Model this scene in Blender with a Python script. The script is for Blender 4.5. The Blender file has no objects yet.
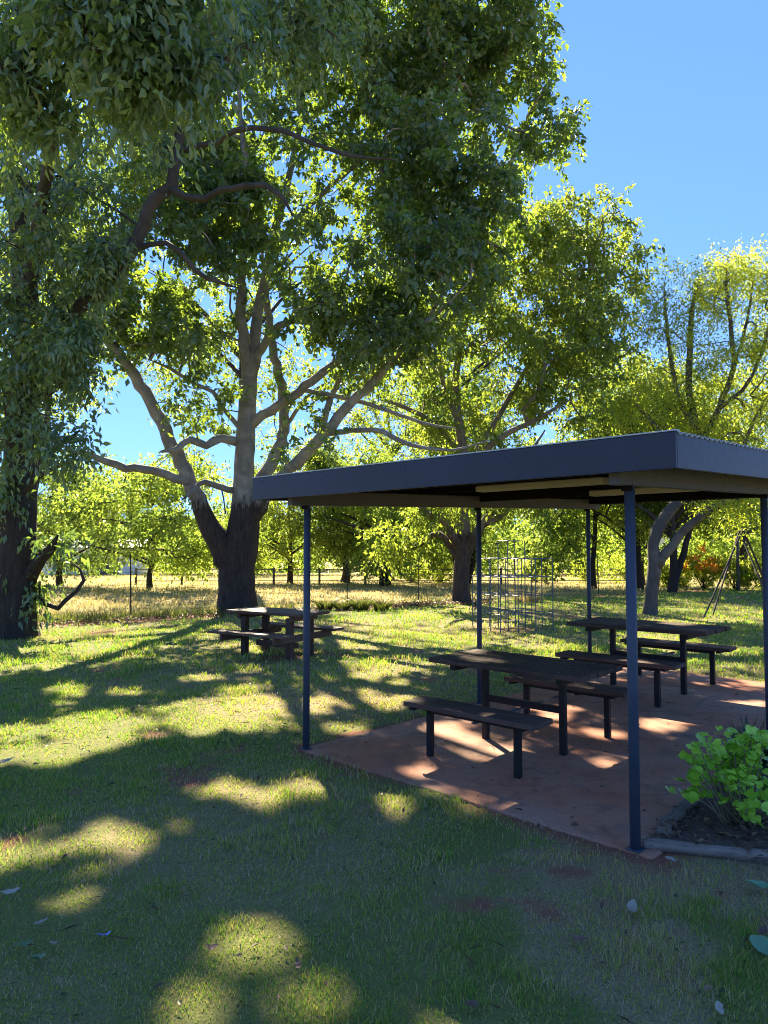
import bpy, bmesh, math, random
import numpy as np
from mathutils import Vector, Matrix
R = math.radians
rng = np.random.default_rng(7)
random.seed(7)
scene = bpy.context.scene
COL = scene.collection

# ------------------------------------------------------------------ camera
F_PX, PITCH, CAM_H = 717.7, 0.0481, 1.8
cam_d = bpy.data.cameras.new('camera')
cam = bpy.data.objects.new('camera', cam_d)
COL.objects.link(cam)
cam.location = (0, 0, CAM_H)
cam.rotation_euler = (math.pi / 2 + PITCH, 0, 0)
cam_d.sensor_fit = 'VERTICAL'
cam_d.angle = 2 * math.atan(512 / F_PX)
cam_d.clip_start = 0.05
cam_d.clip_end = 3000
scene.camera = cam
CP, SP = math.cos(PITCH), math.sin(PITCH)

def at(px, py, Y):
    """the point at depth Y (metres ahead) that sits in direction (px, py)"""
    a = (px - 384) / F_PX
    b = (512 - py) / F_PX
    r = (a, CP - b * SP, SP + b * CP)
    t = Y / r[1]
    return Vector((r[0] * t, Y, CAM_H + r[2] * t))

def ground(px, py):
    a = (px - 384) / F_PX
    b = (512 - py) / F_PX
    r = (a, CP - b * SP, SP + b * CP)
    t = -CAM_H / r[2]
    return Vector((r[0] * t, r[1] * t, 0))

def gz(y):
    return -0.018 * max(0.0, y - 26)

# ------------------------------------------------------------------ sun
SUN_AZ, SUN_EL = R(-14.5), R(37.5)
SUN_TO = Vector((math.sin(SUN_AZ) * math.cos(SUN_EL), math.cos(SUN_AZ) * math.cos(SUN_EL), math.sin(SUN_EL)))

# ------------------------------------------------------------------ numpy noise
def unit(a):
    return a / (np.linalg.norm(a, axis=1, keepdims=True) + 1e-9)
_tab = np.random.default_rng(3).random((256, 256))
def vnoise(x, y, s):
    x = np.asarray(x) / s + 100.3
    y = np.asarray(y) / s + 57.7
    xi, yi = np.floor(x).astype(int), np.floor(y).astype(int)
    fx, fy = x - xi, y - yi
    fx = fx * fx * (3 - 2 * fx)
    fy = fy * fy * (3 - 2 * fy)
    g = lambda i, j: _tab[(xi + i) % 256, (yi + j) % 256]
    return (g(0, 0) * (1 - fx) + g(1, 0) * fx) * (1 - fy) + (g(0, 1) * (1 - fx) + g(1, 1) * fx) * fy
def fbm(x, y, s, o=4):
    t, a, w = 0, 1, 0
    for k in range(o):
        t = t + a * vnoise(np.asarray(x) + 13.1 * k, np.asarray(y) - 7.7 * k, s / 2 ** k)
        w += a
        a *= .55
    return t / w
def smooth(a, b, x):
    t = np.clip((np.asarray(x) - a) / (b - a), 0, 1)
    return t * t * (3 - 2 * t)

# ------------------------------------------------------------------ object helpers
def tag(o, label=None, cat=None, group=None, kind=None):
    if label: o['label'] = label
    if cat: o['category'] = cat
    if group: o['group'] = group
    if kind: o['kind'] = kind
    return o

def link_mesh(name, me, mat, parent=None, smooth_shade=False):
    o = bpy.data.objects.new(name, me)
    COL.objects.link(o)
    if mat: me.materials.append(mat)
    if parent: o.parent = parent
    if smooth_shade:
        me.polygons.foreach_set('use_smooth', np.ones(len(me.polygons), dtype=bool))
    return o

def empty(name, loc=(0, 0, 0), rz=0, scale=1):
    o = bpy.data.objects.new(name, None)
    COL.objects.link(o)
    o.location = loc
    o.rotation_euler = (0, 0, rz)
    o.scale = (scale,) * 3
    o.empty_display_size = .2
    return o

class MB:
    def __init__(self):
        self.v, self.f = [], []
    def box(self, c, s, rot=None):
        n = len(self.v)
        M = rot if rot else Matrix.Identity(3)
        for dz in (-.5, .5):
            for dx, dy in ((-.5, -.5), (.5, -.5), (.5, .5), (-.5, .5)):
                self.v.append(Vector(c) + M @ Vector((dx * s[0], dy * s[1], dz * s[2])))
        for q in ((3, 2, 1, 0), (4, 5, 6, 7), (0, 1, 5, 4), (1, 2, 6, 5), (2, 3, 7, 6), (3, 0, 4, 7)):
            self.f.append([n + i for i in q])
        return self
    def bar(self, a, b, w, h):
        a, b = Vector(a), Vector(b)
        d = (b - a)
        L = d.length
        d.normalize()
        up = Vector((0, 0, 1)) if abs(d.z) < .95 else Vector((1, 0, 0))
        s = d.cross(up).normalized()
        u = s.cross(d)
        M = Matrix((d, s, u)).transposed()
        return self.box((a + b) / 2, (L, w, h), M)
    def tube(self, pts, rad, n=8, cap=True, wob=0, seed=0):
        pts = [Vector(p) for p in pts]
        if not hasattr(rad, '__len__'): rad = [rad] * len(pts)
        rnd = random.Random(seed)
        b0 = len(self.v)
        side = None
        for i, p in enumerate(pts):
            t = (pts[min(i + 1, len(pts) - 1)] - pts[max(i - 1, 0)])
            if t.length < 1e-9: t = Vector((0, 0, 1))
            t.normalize()
            if side is None:
                ref = Vector((0, 1, 0)) if abs(t.y) < .9 else Vector((1, 0, 0))
                side = t.cross(ref).normalized()
            else:
                side = (side - t * side.dot(t))
                if side.length < 1e-6: side = t.orthogonal()
                side.normalize()
            up = t.cross(side)
            for k in range(n):
                a = 2 * math.pi * k / n
                r = rad[i] * (1 + (rnd.uniform(-wob, wob) if wob else 0))
                self.v.append(p + side * (math.cos(a) * r) + up * (math.sin(a) * r))
        for i in range(len(pts) - 1):
            for k in range(n):
                k2 = (k + 1) % n
                self.f.append([b0 + i * n + k, b0 + i * n + k2, b0 + (i + 1) * n + k2, b0 + (i + 1) * n + k])
        if cap:
            self.f.append([b0 + k for k in range(n)][::-1])
            self.f.append([b0 + (len(pts) - 1) * n + k for k in range(n)])
        return self
    def build(self, name, mat, parent=None, bevel=0, smooth_shade=False, seg=1):
        me = bpy.data.meshes.new(name)
        me.from_pydata([tuple(p) for p in self.v], [], self.f)
        me.update()
        o = link_mesh(name, me, mat, parent, smooth_shade)
        if bevel:
            m = o.modifiers.new('bevel', 'BEVEL')
            m.width = bevel
            m.segments = seg
            m.limit_method = 'ANGLE'
        return o

def np_mesh(name, V, F, nper, mat, parent=None, attrs=None, smooth_shade=False):
    """V (n,3), F (m,nper) numpy arrays -> one mesh object; attrs = per-vertex floats"""
    me = bpy.data.meshes.new(name)
    V = np.ascontiguousarray(V, dtype=np.float32)
    F = np.ascontiguousarray(F, dtype=np.int32)
    me.vertices.add(len(V))
    me.vertices.foreach_set('co', V.ravel())
    me.loops.add(F.size)
    me.loops.foreach_set('vertex_index', F.ravel())
    me.polygons.add(len(F))
    me.polygons.foreach_set('loop_start', np.arange(0, F.size, nper, dtype=np.int32))
    try:
        me.polygons.foreach_set('loop_total', np.full(len(F), nper, dtype=np.int32))
    except Exception:
        pass
    me.update(calc_edges=True)
    for k, a in (attrs or {}).items():
        at_ = me.attributes.new(k, 'FLOAT', 'POINT')
        at_.data.foreach_set('value', np.ascontiguousarray(a, dtype=np.float32))
    return link_mesh(name, me, mat, parent, smooth_shade)

def copy_tree(o, parent=None):
    c = o.copy()
    COL.objects.link(c)
    if parent: c.parent = parent
    for ch in list(o.children):
        copy_tree(ch, c)
    return c

# ------------------------------------------------------------------ materials
class NT:
    def __init__(self, name):
        self.m = bpy.data.materials.new(name)
        self.m.use_nodes = True
        self.t = self.m.node_tree
        self.t.nodes.clear()
        self.out = self.t.nodes.new('ShaderNodeOutputMaterial')
    def n(self, typ, **kw):
        nd = self.t.nodes.new('ShaderNode' + typ)
        for k, v in kw.items():
            if k in nd.inputs: nd.inputs[k].default_value = v
            else: setattr(nd, k, v)
        return nd
    def l(self, a, b):
        self.t.links.new(a, b)
    def ramp(self, fac, stops, interp='LINEAR'):
        r = self.n('ValToRGB')
        r.color_ramp.interpolation = interp
        el = r.color_ramp.elements
        while len(el) < len(stops): el.new(.5)
        for e, (p, c) in zip(el, stops):
            e.position = p
            e.color = (*c, 1) if len(c) == 3 else c
        self.l(fac, r.inputs[0])
        return r.outputs[0]
    def noise(self, scale, detail=4, rough=.55, vec=None, dist=0):
        nd = self.n('TexNoise')
        nd.inputs['Scale'].default_value = scale
        nd.inputs['Detail'].default_value = detail
        nd.inputs['Roughness'].default_value = rough
        nd.inputs['Distortion'].default_value = dist
        if vec is not None: self.l(vec, nd.inputs['Vector'])
        return nd.outputs['Fac']
    def coords(self, scale=(1, 1, 1), kind='Object'):
        tc = self.n('TexCoord')
        mp = self.n('Mapping')
        mp.inputs['Scale'].default_value = scale
        self.l(tc.outputs[kind], mp.inputs['Vector'])
        return mp.outputs[0]
    def mix(self, fac, a, b, blend='MIX'):
        m = self.n('Mix', data_type='RGBA', blend_type=blend)
        for sock, v in ((m.inputs[0], fac), (m.inputs[6], a), (m.inputs[7], b)):
            if hasattr(v, 'is_linked') or hasattr(v, 'links'): self.l(v, sock)
            elif isinstance(v, (int, float)): sock.default_value = v
            else: sock.default_value = (*v, 1)
        return m.outputs[2]
    def math(self, op, a, b=0.0):
        m = self.n('Math', operation=op)
        for s, v in ((m.inputs[0], a), (m.inputs[1], b)):
            if isinstance(v, (int, float)): s.default_value = v
            else: self.l(v, s)
        return m.outputs[0]
    def attr(self, name):
        a = self.n('Attribute')
        a.attribute_name = name
        return a.outputs['Fac']
    def bump(self, h, strength=.3, dist=.01):
        b = self.n('Bump')
        b.inputs['Strength'].default_value = strength
        b.inputs['Distance'].default_value = dist
        self.l(h, b.inputs['Height'])
        return b.outputs[0]
    def done(self, color, rough=.6, spec=.4, metal=0, normal=None):
        p = self.n('BsdfPrincipled')
        for key, v in (('Base Color', color), ('Roughness', rough), ('Specular IOR Level', spec), ('Metallic', metal)):
            s = p.inputs[key]
            if isinstance(v, (int, float)): s.default_value = v
            elif isinstance(v, tuple): s.default_value = (*v, 1)
            else: self.l(v, s)
        if normal is not None: self.l(normal, p.inputs['Normal'])
        self.l(p.outputs[0], self.out.inputs[0])
        return self.m

def mat_paint(name, c, c2, rough=.45, scale=6, spec=.4, bump=.05, var=1.0):
    t = NT(name)
    v = t.coords()
    f = t.noise(scale, 5, .6, v)
    f2 = t.noise(scale * 9, 3, .6, v)
    col = t.mix(t.ramp(f, ((.3, (0, 0, 0)), (.75, (1, 1, 1)))), c, c2)
    col = t.mix(t.ramp(f2, ((.62, (0, 0, 0)), (.72, (.5 * var,) * 3))), col, tuple(x * .6 + .05 for x in c2))
    r = t.ramp(f2, ((.3, (rough - .1 * var,) * 3), (.7, (rough + .15 * var,) * 3)))
    return t.done(col, r, spec, 0, t.bump(f2, bump, .004))

def mat_wood(name, dark, light, axis=0, rough=.6):
    t = NT(name)
    s = [9, 9, 9]
    s[axis] = .7
    v = t.coords(tuple(s))
    f = t.noise(3.2, 8, .65, v, .4)
    f2 = t.noise(14, 4, .6, v)
    big = t.noise(1.3, 3, .5, t.coords())
    col = t.ramp(f, ((.3, dark), (.7, light)))
    col = t.mix(t.ramp(f2, ((.55, (0, 0, 0)), (.62, (.7, .7, .7)))), col, tuple(x * .4 for x in dark))
    col = t.mix(t.ramp(big, ((.4, (0, 0, 0)), (.7, (.6, .6, .6)))), col, tuple(x * 1.35 + .012 for x in light))
    return t.done(col, rough, .15, 0, t.bump(f, .5, .004))

def mat_bark(name, upper, upper2, lower, lower2, z_change, soft=.35, bscale=1.0):
    """smooth pale bark above z_change (metres), dark rough bark below it"""
    t = NT(name)
    tc = t.n('NewGeometry')
    sep = t.n('SeparateXYZ')
    t.l(tc.outputs['Position'], sep.inputs[0])
    mp = t.n('Mapping')
    mp.inputs['Scale'].default_value = (5 * bscale, 5 * bscale, .9 * bscale)
    t.l(tc.outputs['Position'], mp.inputs['Vector'])
    v = mp.outputs[0]
    f = t.noise(3, 8, .7, v, .6)
    f2 = t.noise(1.9, 5, .62, tc.outputs['Position'], .8)
    edge = t.math('ADD', sep.outputs[2], t.math('MULTIPLY', t.math('SUBTRACT', f, .5), soft * 2.4))
    up = t.math('SMOOTH_MIN', 1.0, 1.0)
    m = t.n('MapRange')
    m.inputs['From Min'].default_value = z_change - soft * .25
    m.inputs['From Max'].default_value = z_change + soft * .25
    t.l(edge, m.inputs['Value'])
    cu = t.ramp(f2, ((.40, upper), (.47, tuple(.5 * (p + q) for p, q in zip(upper, upper2))), (.60, upper2)))
    cu = t.mix(t.ramp(f, ((.5, (0, 0, 0)), (.75, (.55, .55, .55)))), cu, tuple(x * .5 for x in upper2))
    cl = t.ramp(f, ((.32, lower), (.68, lower2)))
    col = t.mix(m.outputs[0], cl, cu)
    h = t.mix(m.outputs[0], f, t.math('MULTIPLY', f, .25))
    return t.done(col, .85, .2, 0, t.bump(h, .9, .05))

def mat_leaf(name, dark, light, trans_dark, trans_light, tfac=.45, rough=.42, spec=.5):
    t = NT(name)
    a = t.attr('tint')
    col = t.ramp(a, ((0, dark), (1, light)))
    tr = t.ramp(a, ((0, trans_dark), (1, trans_light)))
    p = t.n('BsdfPrincipled')
    t.l(col, p.inputs['Base Color'])
    p.inputs['Roughness'].default_value = rough
    p.inputs['Specular IOR Level'].default_value = spec
    tb = t.n('BsdfTranslucent')
    t.l(tr, tb.inputs['Color'])
    mx = t.n('MixShader')
    mx.inputs[0].default_value = tfac
    t.l(p.outputs[0], mx.inputs[1])
    t.l(tb.outputs[0], mx.inputs[2])
    t.l(mx.outputs[0], t.out.inputs[0])
    return t.m

M = {}
M['navy'] = mat_paint('navy_paint', (.018, .026, .045), (.025, .034, .055), .45, 2.5, .3, .004, .25)
M['post_blue'] = mat_paint('blue_grey_post_paint', (.040, .058, .090), (.054, .074, .108), .5, 5, .25)
M['beam'] = mat_paint('taupe_beam_paint', (.092, .09, .092), (.118, .115, .117), .6, 3, .2)
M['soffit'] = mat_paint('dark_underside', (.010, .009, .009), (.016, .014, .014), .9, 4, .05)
M['zinc'] = mat_paint('zinc_roofing', (.36, .40, .38), (.44, .47, .45), .4, 3)
M['batten'] = mat_paint('cream_batten', (.36, .31, .235), (.42, .37, .28), .5, 3)
M['black_steel'] = mat_paint('black_steel', (.012, .012, .013), (.016, .015, .016), .5, 8, .2)
M['steel'] = mat_paint('galvanised_steel', (.075, .095, .11), (.12, .145, .16), .5, 9, .2)
M['rust_steel'] = mat_paint('old_steel', (.03, .026, .024), (.05, .042, .035), .7, 9, .15)
M['board'] = mat_wood('dark_oiled_boards', (.034, .021, .016), (.098, .062, .047), 0, .75)
M['board_red'] = mat_wood('reddish_hardwood', (.055, .031, .021), (.13, .076, .053), 0, .6)
M['post_red'] = mat_wood('reddish_hardwood_posts', (.036, .022, .015), (.085, .05, .036), 2, .6)
M['log'] = mat_wood('weathered_sleeper', (.105, .08, .06), (.25, .20, .16), 0, .85)
M['fence_wood'] = mat_wood('grey_fence_timber', (.05, .045, .04), (.14, .12, .10), 2, .85)
M['bark_main'] = mat_bark('two_tone_bark', (.29, .275, .24), (.175, .163, .143), (.024, .018, .014), (.07, .055, .046), 3.05, .7)
M['bark_left'] = mat_bark('grey_bark', (.085, .075, .066), (.05, .044, .039), (.022, .017, .013), (.06, .048, .04), 2.6, .6)
M['bark_mid'] = mat_bark('cream_bark', (.24, .21, .17), (.15, .13, .105), (.03, .022, .018), (.1, .07, .055), 2.3, .9)
M['bark_right'] = mat_bark('fawn_bark', (.13, .115, .10), (.08, .07, .06), (.075, .065, .056), (.14, .12, .105), .5, .8)
M['bark_dark'] = mat_bark('dark_bark', (.06, .048, .04), (.04, .032, .027), (.02, .016, .013), (.055, .042, .036), 1.5, .8)
M['leaf_main'] = mat_leaf('broad_leaf', (.055, .105, .060), (.130, .205, .095), (.12, .22, .02), (.46, .60, .05), .45, .36, .8)
M['leaf_left'] = mat_leaf('drooping_blue_leaf', (.075, .140, .085), (.150, .230, .115), (.10, .20, .03), (.40, .55, .05), .38, .36, .8)
M['leaf_mid'] = mat_leaf('mid_tree_leaf', (.035, .078, .022), (.105, .155, .030), (.18, .29, .03), (.54, .62, .06), .5)
M['leaf_right'] = mat_leaf('feathery_leaf', (.060, .095, .018), (.15, .19, .028), (.42, .54, .03), (.74, .80, .06), .6)
M['leaf_far'] = mat_leaf('far_tree_leaf', (.045, .085, .018), (.12, .16, .026), (.22, .37, .04), (.54, .66, .08), .55)
M['leaf_far_dark'] = mat_leaf('far_dark_leaf', (.035, .075, .030), (.09, .14, .045), (.16, .28, .03), (.38, .50, .07), .5)
M['leaf_shrub'] = mat_leaf('shrub_leaf', (.05, .09, .016), (.13, .18, .028), (.38, .50, .03), (.68, .74, .07), .58)
M['leaf_geranium'] = mat_leaf('lime_leaf', (.24, .46, .03), (.50, .78, .09), (.22, .48, .02), (.40, .70, .05), .35, .3)
M['leaf_strap'] = mat_leaf('strap_leaf', (.016, .045, .020), (.03, .075, .03), (.03, .08, .02), (.06, .13, .03), .25, .4)
M['weed'] = mat_leaf('weed_leaf', (.025, .045, .012), (.07, .09, .025), (.08, .13, .02), (.22, .25, .04), .4)
M['petal'] = mat_leaf('orange_flower', (.75, .22, .03), (.85, .40, .05), (.8, .25, .03), (.9, .5, .05), .5)
M['dead_leaf'] = mat_leaf('dead_leaf', (.06, .035, .022), (.26, .17, .09), (.08, .04, .02), (.25, .14, .06), .25, .6)
M['pale_leaf'] = mat_leaf('pale_fallen_leaf', (.28, .25, .18), (.38, .34, .26), (.2, .2, .18), (.3, .3, .28), .2, .6)
M['teal_leaf'] = mat_leaf('fresh_fallen_leaf', (.12, .26, .13), (.18, .36, .19), (.08, .2, .1), (.14, .3, .16), .2, .45)
M['olive_leaf'] = mat_leaf('green_fallen_leaf', (.10, .18, .07), (.15, .25, .10), (.05, .12, .05), (.1, .2, .08), .2, .5)
M['brown_leaf'] = mat_leaf('brown_fallen_leaf', (.10, .055, .035), (.20, .11, .07), (.1, .05, .03), (.16, .08, .05), .2, .6)
M['stem_pale'] = mat_paint('pale_stem', (.14, .12, .07), (.22, .2, .12), .7, 20, .2)
M['blue_wrapper'] = mat_paint('blue_wrapper', (.10, .16, .42), (.22, .30, .55), .35, 30)

def mat_blade(name, stops, tstops, tfac=.45, spec=.25):
    t = NT(name)
    a = t.attr('tint')
    p = t.n('BsdfPrincipled')
    t.l(t.ramp(a, stops), p.inputs['Base Color'])
    p.inputs['Roughness'].default_value = .6
    p.inputs['Specular IOR Level'].default_value = spec
    tb = t.n('BsdfTranslucent')
    t.l(t.ramp(a, tstops), tb.inputs['Color'])
    mx = t.n('MixShader')
    mx.inputs[0].default_value = tfac
    t.l(p.outputs[0], mx.inputs[1]); t.l(tb.outputs[0], mx.inputs[2])
    t.l(mx.outputs[0], t.out.inputs[0])
    return t.m
M['blade'] = mat_blade('lawn_blades',
    ((0, (.12, .24, .045)), (.4, (.21, .31, .055)), (.7, (.42, .37, .12)), (1, (.54, .44, .29))),
    ((0, (.14, .36, .02)), (.4, (.37, .52, .03)), (.7, (.54, .50, .06)), (1, (.50, .38, .14))))
M['straw'] = mat_blade('paddock_blades',
    ((0, (.13, .17, .04)), (.4, (.31, .27, .10)), (1, (.50, .41, .22))),
    ((0, (.2, .26, .03)), (.4, (.40, .34, .09)), (1, (.50, .40, .18))))

def mat_lawn():
    t = NT('lawn_earth')
    v = t.coords()
    dry, bare = t.attr('dry'), t.attr('bare')
    f = t.noise(9, 6, .65, v)
    f2 = t.noise(70, 4, .7, v)
    green = t.ramp(f2, ((.3, (.085, .10, .030)), (.7, (.20, .20, .06))))
    straw = t.ramp(f2, ((.3, (.13, .10, .045)), (.7, (.33, .26, .14))))
    soil = t.ramp(f2, ((.3, (.15, .065, .038)), (.7, (.30, .135, .08))))
    col = t.mix(t.ramp(t.math('ADD', dry, t.math('MULTIPLY', t.math('SUBTRACT', f, .5), 1.2)), ((.15, (0, 0, 0)), (.75, (1, 1, 1)))), green, straw)
    col = t.mix(t.ramp(t.math('ADD', bare, t.math('MULTIPLY', t.math('SUBTRACT', f, .5), .9)), ((.35, (0, 0, 0)), (.7, (1, 1, 1)))), col, soil)
    return t.done(col, .95, .15, 0, t.bump(f2, .7, .02))
M['lawn'] = mat_lawn()

def mat_paddock():
    t = NT('dry_paddock')
    v = t.coords()
    f = t.noise(.35, 5, .6, v)
    f2 = t.noise(12, 5, .7, v)
    col = t.ramp(f2, ((.3, (.24, .19, .085)), (.7, (.40, .32, .155))))
    col = t.mix(t.ramp(f, ((.45, (0, 0, 0)), (.65, (.7, .7, .7)))), col, (.19, .20, .055))
    return t.done(col, .95, .1, 0, t.bump(f2, .5, .03))
M['paddock'] = mat_paddock()

def mat_slab():
    t = NT('red_dusted_concrete')
    v = t.coords()
    f = t.noise(.9, 5, .6, v, .4)
    f2 = t.noise(60, 4, .65, v)
    f3 = t.noise(4, 6, .65, v, .8)
    grey = t.ramp(f2, ((.3, (.30, .18, .12)), (.7, (.42, .265, .185))))
    red = t.ramp(f2, ((.3, (.31, .115, .06)), (.7, (.42, .165, .09))))
    col = t.mix(t.ramp(f, ((.38, (1, 1, 1)), (.62, (.15, .15, .15)))), grey, red)
    col = t.mix(t.ramp(f3, ((.5, (0, 0, 0)), (.7, (.75, .75, .75)))), col, (.13, .078, .056))
    return t.done(col, .8, .25, 0, t.bump(t.math('ADD', f2, f3), .25, .006))
M['slab'] = mat_slab()

def mat_soil():
    t = NT('bed_soil')
    v = t.coords()
    f2 = t.noise(45, 6, .7, v)
    return t.done(t.ramp(f2, ((.3, (.075, .055, .042)), (.7, (.20, .155, .12)))), .95, .1, 0, t.bump(f2, .9, .03))
M['soil'] = mat_soil()

def mat_hill():
    t = NT('wooded_hill')
    v = t.coords((1, 1, 1))
    f = t.noise(.03, 6, .7, v)
    return t.done(t.ramp(f, ((.3, (.05, .075, .05)), (.7, (.13, .15, .09)))), .95, .1)
M['hill'] = mat_hill()
M['shed'] = mat_paint('pale_sheet_wall', (.72, .72, .70), (.8, .8, .78), .5, 2)

# ------------------------------------------------------------------ world and light
w = bpy.data.worlds.new('World')
scene.world = w
w.use_nodes = True
wt = w.node_tree
bg = wt.nodes.get('Background') or wt.nodes.new('ShaderNodeBackground')
sky = wt.nodes.new('ShaderNodeTexSky')
sky.sky_type = 'NISHITA'
sky.sun_disc = False
sky.sun_elevation = SUN_EL
sky.sun_rotation = SUN_AZ
sky.altitude = 300
sky.air_density = 1.0
sky.dust_density = .0
sky.ozone_density = 2.6
gm = wt.nodes.new('ShaderNodeGamma')           # evens out the dome: more fill from zenith and rear, less glare round the sun
gm.inputs[1].default_value = .5
cb = wt.nodes.new('ShaderNodeMix')
cb.data_type = 'RGBA'; cb.blend_type = 'MULTIPLY'
cb.inputs[0].default_value = 1
cb.inputs[7].default_value = (.145, .245, .47, 1)
wt.links.new(sky.outputs[0], gm.inputs[0])
wt.links.new(gm.outputs[0], cb.inputs[6])
wt.links.new(cb.outputs[2], bg.inputs[0])
bg.inputs[1].default_value = .15
sd = bpy.data.lights.new('sun', 'SUN')
sd.energy = 2.75
sd.angle = R(.5)
sd.color = (1, .87, .63)
sun = bpy.data.objects.new('sun', sd)
COL.objects.link(sun)
sun.rotation_euler = (-SUN_TO).to_track_quat('-Z', 'Y').to_euler()
sun.location = (0, 0, 30)

# ------------------------------------------------------------------ shelter frame of reference
TH = .772
Vd = Vector((math.sin(TH), math.cos(TH), 0))
Ud = Vector((math.cos(TH), -math.sin(TH), 0))
O2 = Vector((-.6926, 6.4741, 0))
SW, SB = 3.048, 2.5657
HZ, SLOPE = 2.165, .0319
def uvp(u, v, z=0): return O2 + Ud * u + Vd * v + Vector((0, 0, z))
def hz(v): return HZ + SLOPE * v
U_RZ = -TH            # rotation that carries local x to U and local y to V

# ------------------------------------------------------------------ where the sun gets through to the lawn (gaps cut into the crowns)
LIT = [(10, 730, 28, 9), (45, 757, 48, 14), (108, 727, 60, 15), (205, 716, 52, 17), (250, 700, 40, 16), (290, 712, 30, 16),
       (285, 798, 40, 18), (183, 819, 16, 9), (6, 860, 14, 24), (84, 884, 38, 42), (160, 893, 22, 11), (245, 940, 56, 20),
       (212, 997, 56, 22), (300, 985, 34, 15), (388, 812, 24, 13), (95, 652, 75, 6), (440, 742, 32, 22), (444, 792, 34, 12),
       (500, 752, 28, 10), (350, 700, 46, 12), (390, 668, 40, 8), (420, 640, 60, 10), (350, 640, 22, 8), (600, 735, 30, 8), (655, 640, 40, 8),
       (700, 622, 50, 5), (560, 652, 30, 8), (470, 625, 40, 6), (740, 652, 30, 6), (70, 690, 26, 5), (385, 620, 40, 4), (690, 690, 16, 4), (560, 712, 16, 6)]
_rl = np.random.default_rng(12)
LIT_ALL = list(LIT)
for k in range(150):      # small flecks between the large patches
    d_ = 2.6 + 14 * _rl.random() ** 1.3
    y_ = 546 + CAM_H / d_ * F_PX
    x_ = _rl.uniform(0, 768)
    if y_ > 905 or y_ > 810 and (x_ > 330 or k % 2): continue
    q_ = F_PX / d_ * _rl.uniform(.09, .26)
    LIT_ALL.append((x_, y_, q_ * 1.15, q_ * CAM_H / d_ * 1.3))
_L = []
for (cx, cy, rx, ry) in LIT_ALL:
    c = ground(cx, cy)
    ex = ground(cx + rx, cy) - c
    top, bot = ground(cx, cy - ry), ground(cx, cy + ry)
    ey = (top - bot) / 2
    _L.append((np.array(((top + bot) / 2)[:2]), np.linalg.inv(np.array([ex[:2], ey[:2]]).T), ex.length, ey.length))
SHADE = [(170, 790, 80, 26), (230, 845, 70, 30), (120, 815, 60, 20), (340, 870, 70, 30), (30, 805, 45, 22), (100, 692, 120, 14), (60, 985, 70, 40),
         (330, 835, 24, 10), (20, 700, 30, 8), (110, 960, 30, 30), (400, 760, 24, 8), (540, 770, 70, 24), (350, 740, 36, 10), (380, 690, 26, 4), (380, 650, 90, 3),
         (620, 700, 60, 8), (120, 905, 16, 34), (350, 925, 60, 40), (250, 885, 60, 14), (420, 850, 40, 20), (150, 880, 330, 150), (200, 800, 230, 60)]
def shade_points(n_per_m2, seed, y0, y1):  # extra leaf clusters added along the sun's rays to shade the SHADE areas
    rs = np.random.default_rng(seed)
    out = []
    for (cx, cy, rx, ry) in SHADE:
        c, ex = ground(cx, cy), ground(cx + rx, cy)
        top, bot = ground(cx, cy - ry), ground(cx, cy + ry)
        a, b_ = (ex - c).length, (top - bot).length / 2
        m = max(2, int(math.pi * a * b_ * n_per_m2))
        q = unit(rs.normal(size=(m, 2))) * np.sqrt(rs.random((m, 1)))
        P = np.zeros((m, 3))
        mid = (top + bot) / 2
        P[:, :2] = np.array(mid[:2]) + q[:, :1] * np.array((ex - c)[:2]) + q[:, 1:] * np.array(((top - bot) / 2)[:2])
        t = (rs.uniform(y0, y1, m) - P[:, 1]) / SUN_TO.y
        out.append(P + t[:, None] * np.array(SUN_TO))
    P = np.concatenate(out)
    return P[~in_lit(P, .12)]
def in_lit(Pts, grow=.0):
    P2 = Pts[:, :2] - (Pts[:, 2:3] - .04) * np.array([SUN_TO.x / SUN_TO.z, SUN_TO.y / SUN_TO.z])
    m = np.zeros(len(Pts), bool)
    edge = np.clip(-.85 + 3.1 * fbm(P2[:, 0] + 31, P2[:, 1] - 17, .45, 4), .02, 1.35)
    for c, A, lx, ly in _L:
        q = (P2 - c) @ A.T
        m |= ((q[:, 0] * lx / (lx + grow)) ** 2 + (q[:, 1] * ly / (ly + grow)) ** 2) < edge
    return m

# ------------------------------------------------------------------ tree builder
def leaf_mesh(name, P, D, N, L, W, tint, mat, parent=None, fold=.22):
    """P base points, D unit directions, N unit side-normals, L length, W width; each leaf two folded triangles pairs"""
    S = np.cross(D, N)
    S /= np.linalg.norm(S, axis=1, keepdims=True) + 1e-9
    NN = np.cross(S, D)
    n = len(P)
    L = L[:, None]; W = W[:, None]
    a = P
    tip = P + D * L - NN * L * .12
    mid = P + D * L * .42
    l = mid + S * W * .5 + NN * W * fold
    r = mid - S * W * .5 + NN * W * fold
    V = np.stack([a, l, tip, r], 1).reshape(-1, 3)
    i = np.arange(n)[:, None] * 4
    F = np.concatenate([i + [0, 1, 2], i + [0, 2, 3]], 1).reshape(-1, 3)
    return np_mesh(name, V, F, 3, mat, parent, {'tint': np.repeat(tint, 4)})

def unit(a):
    return a / (np.linalg.norm(a, axis=1, keepdims=True) + 1e-9)

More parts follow.
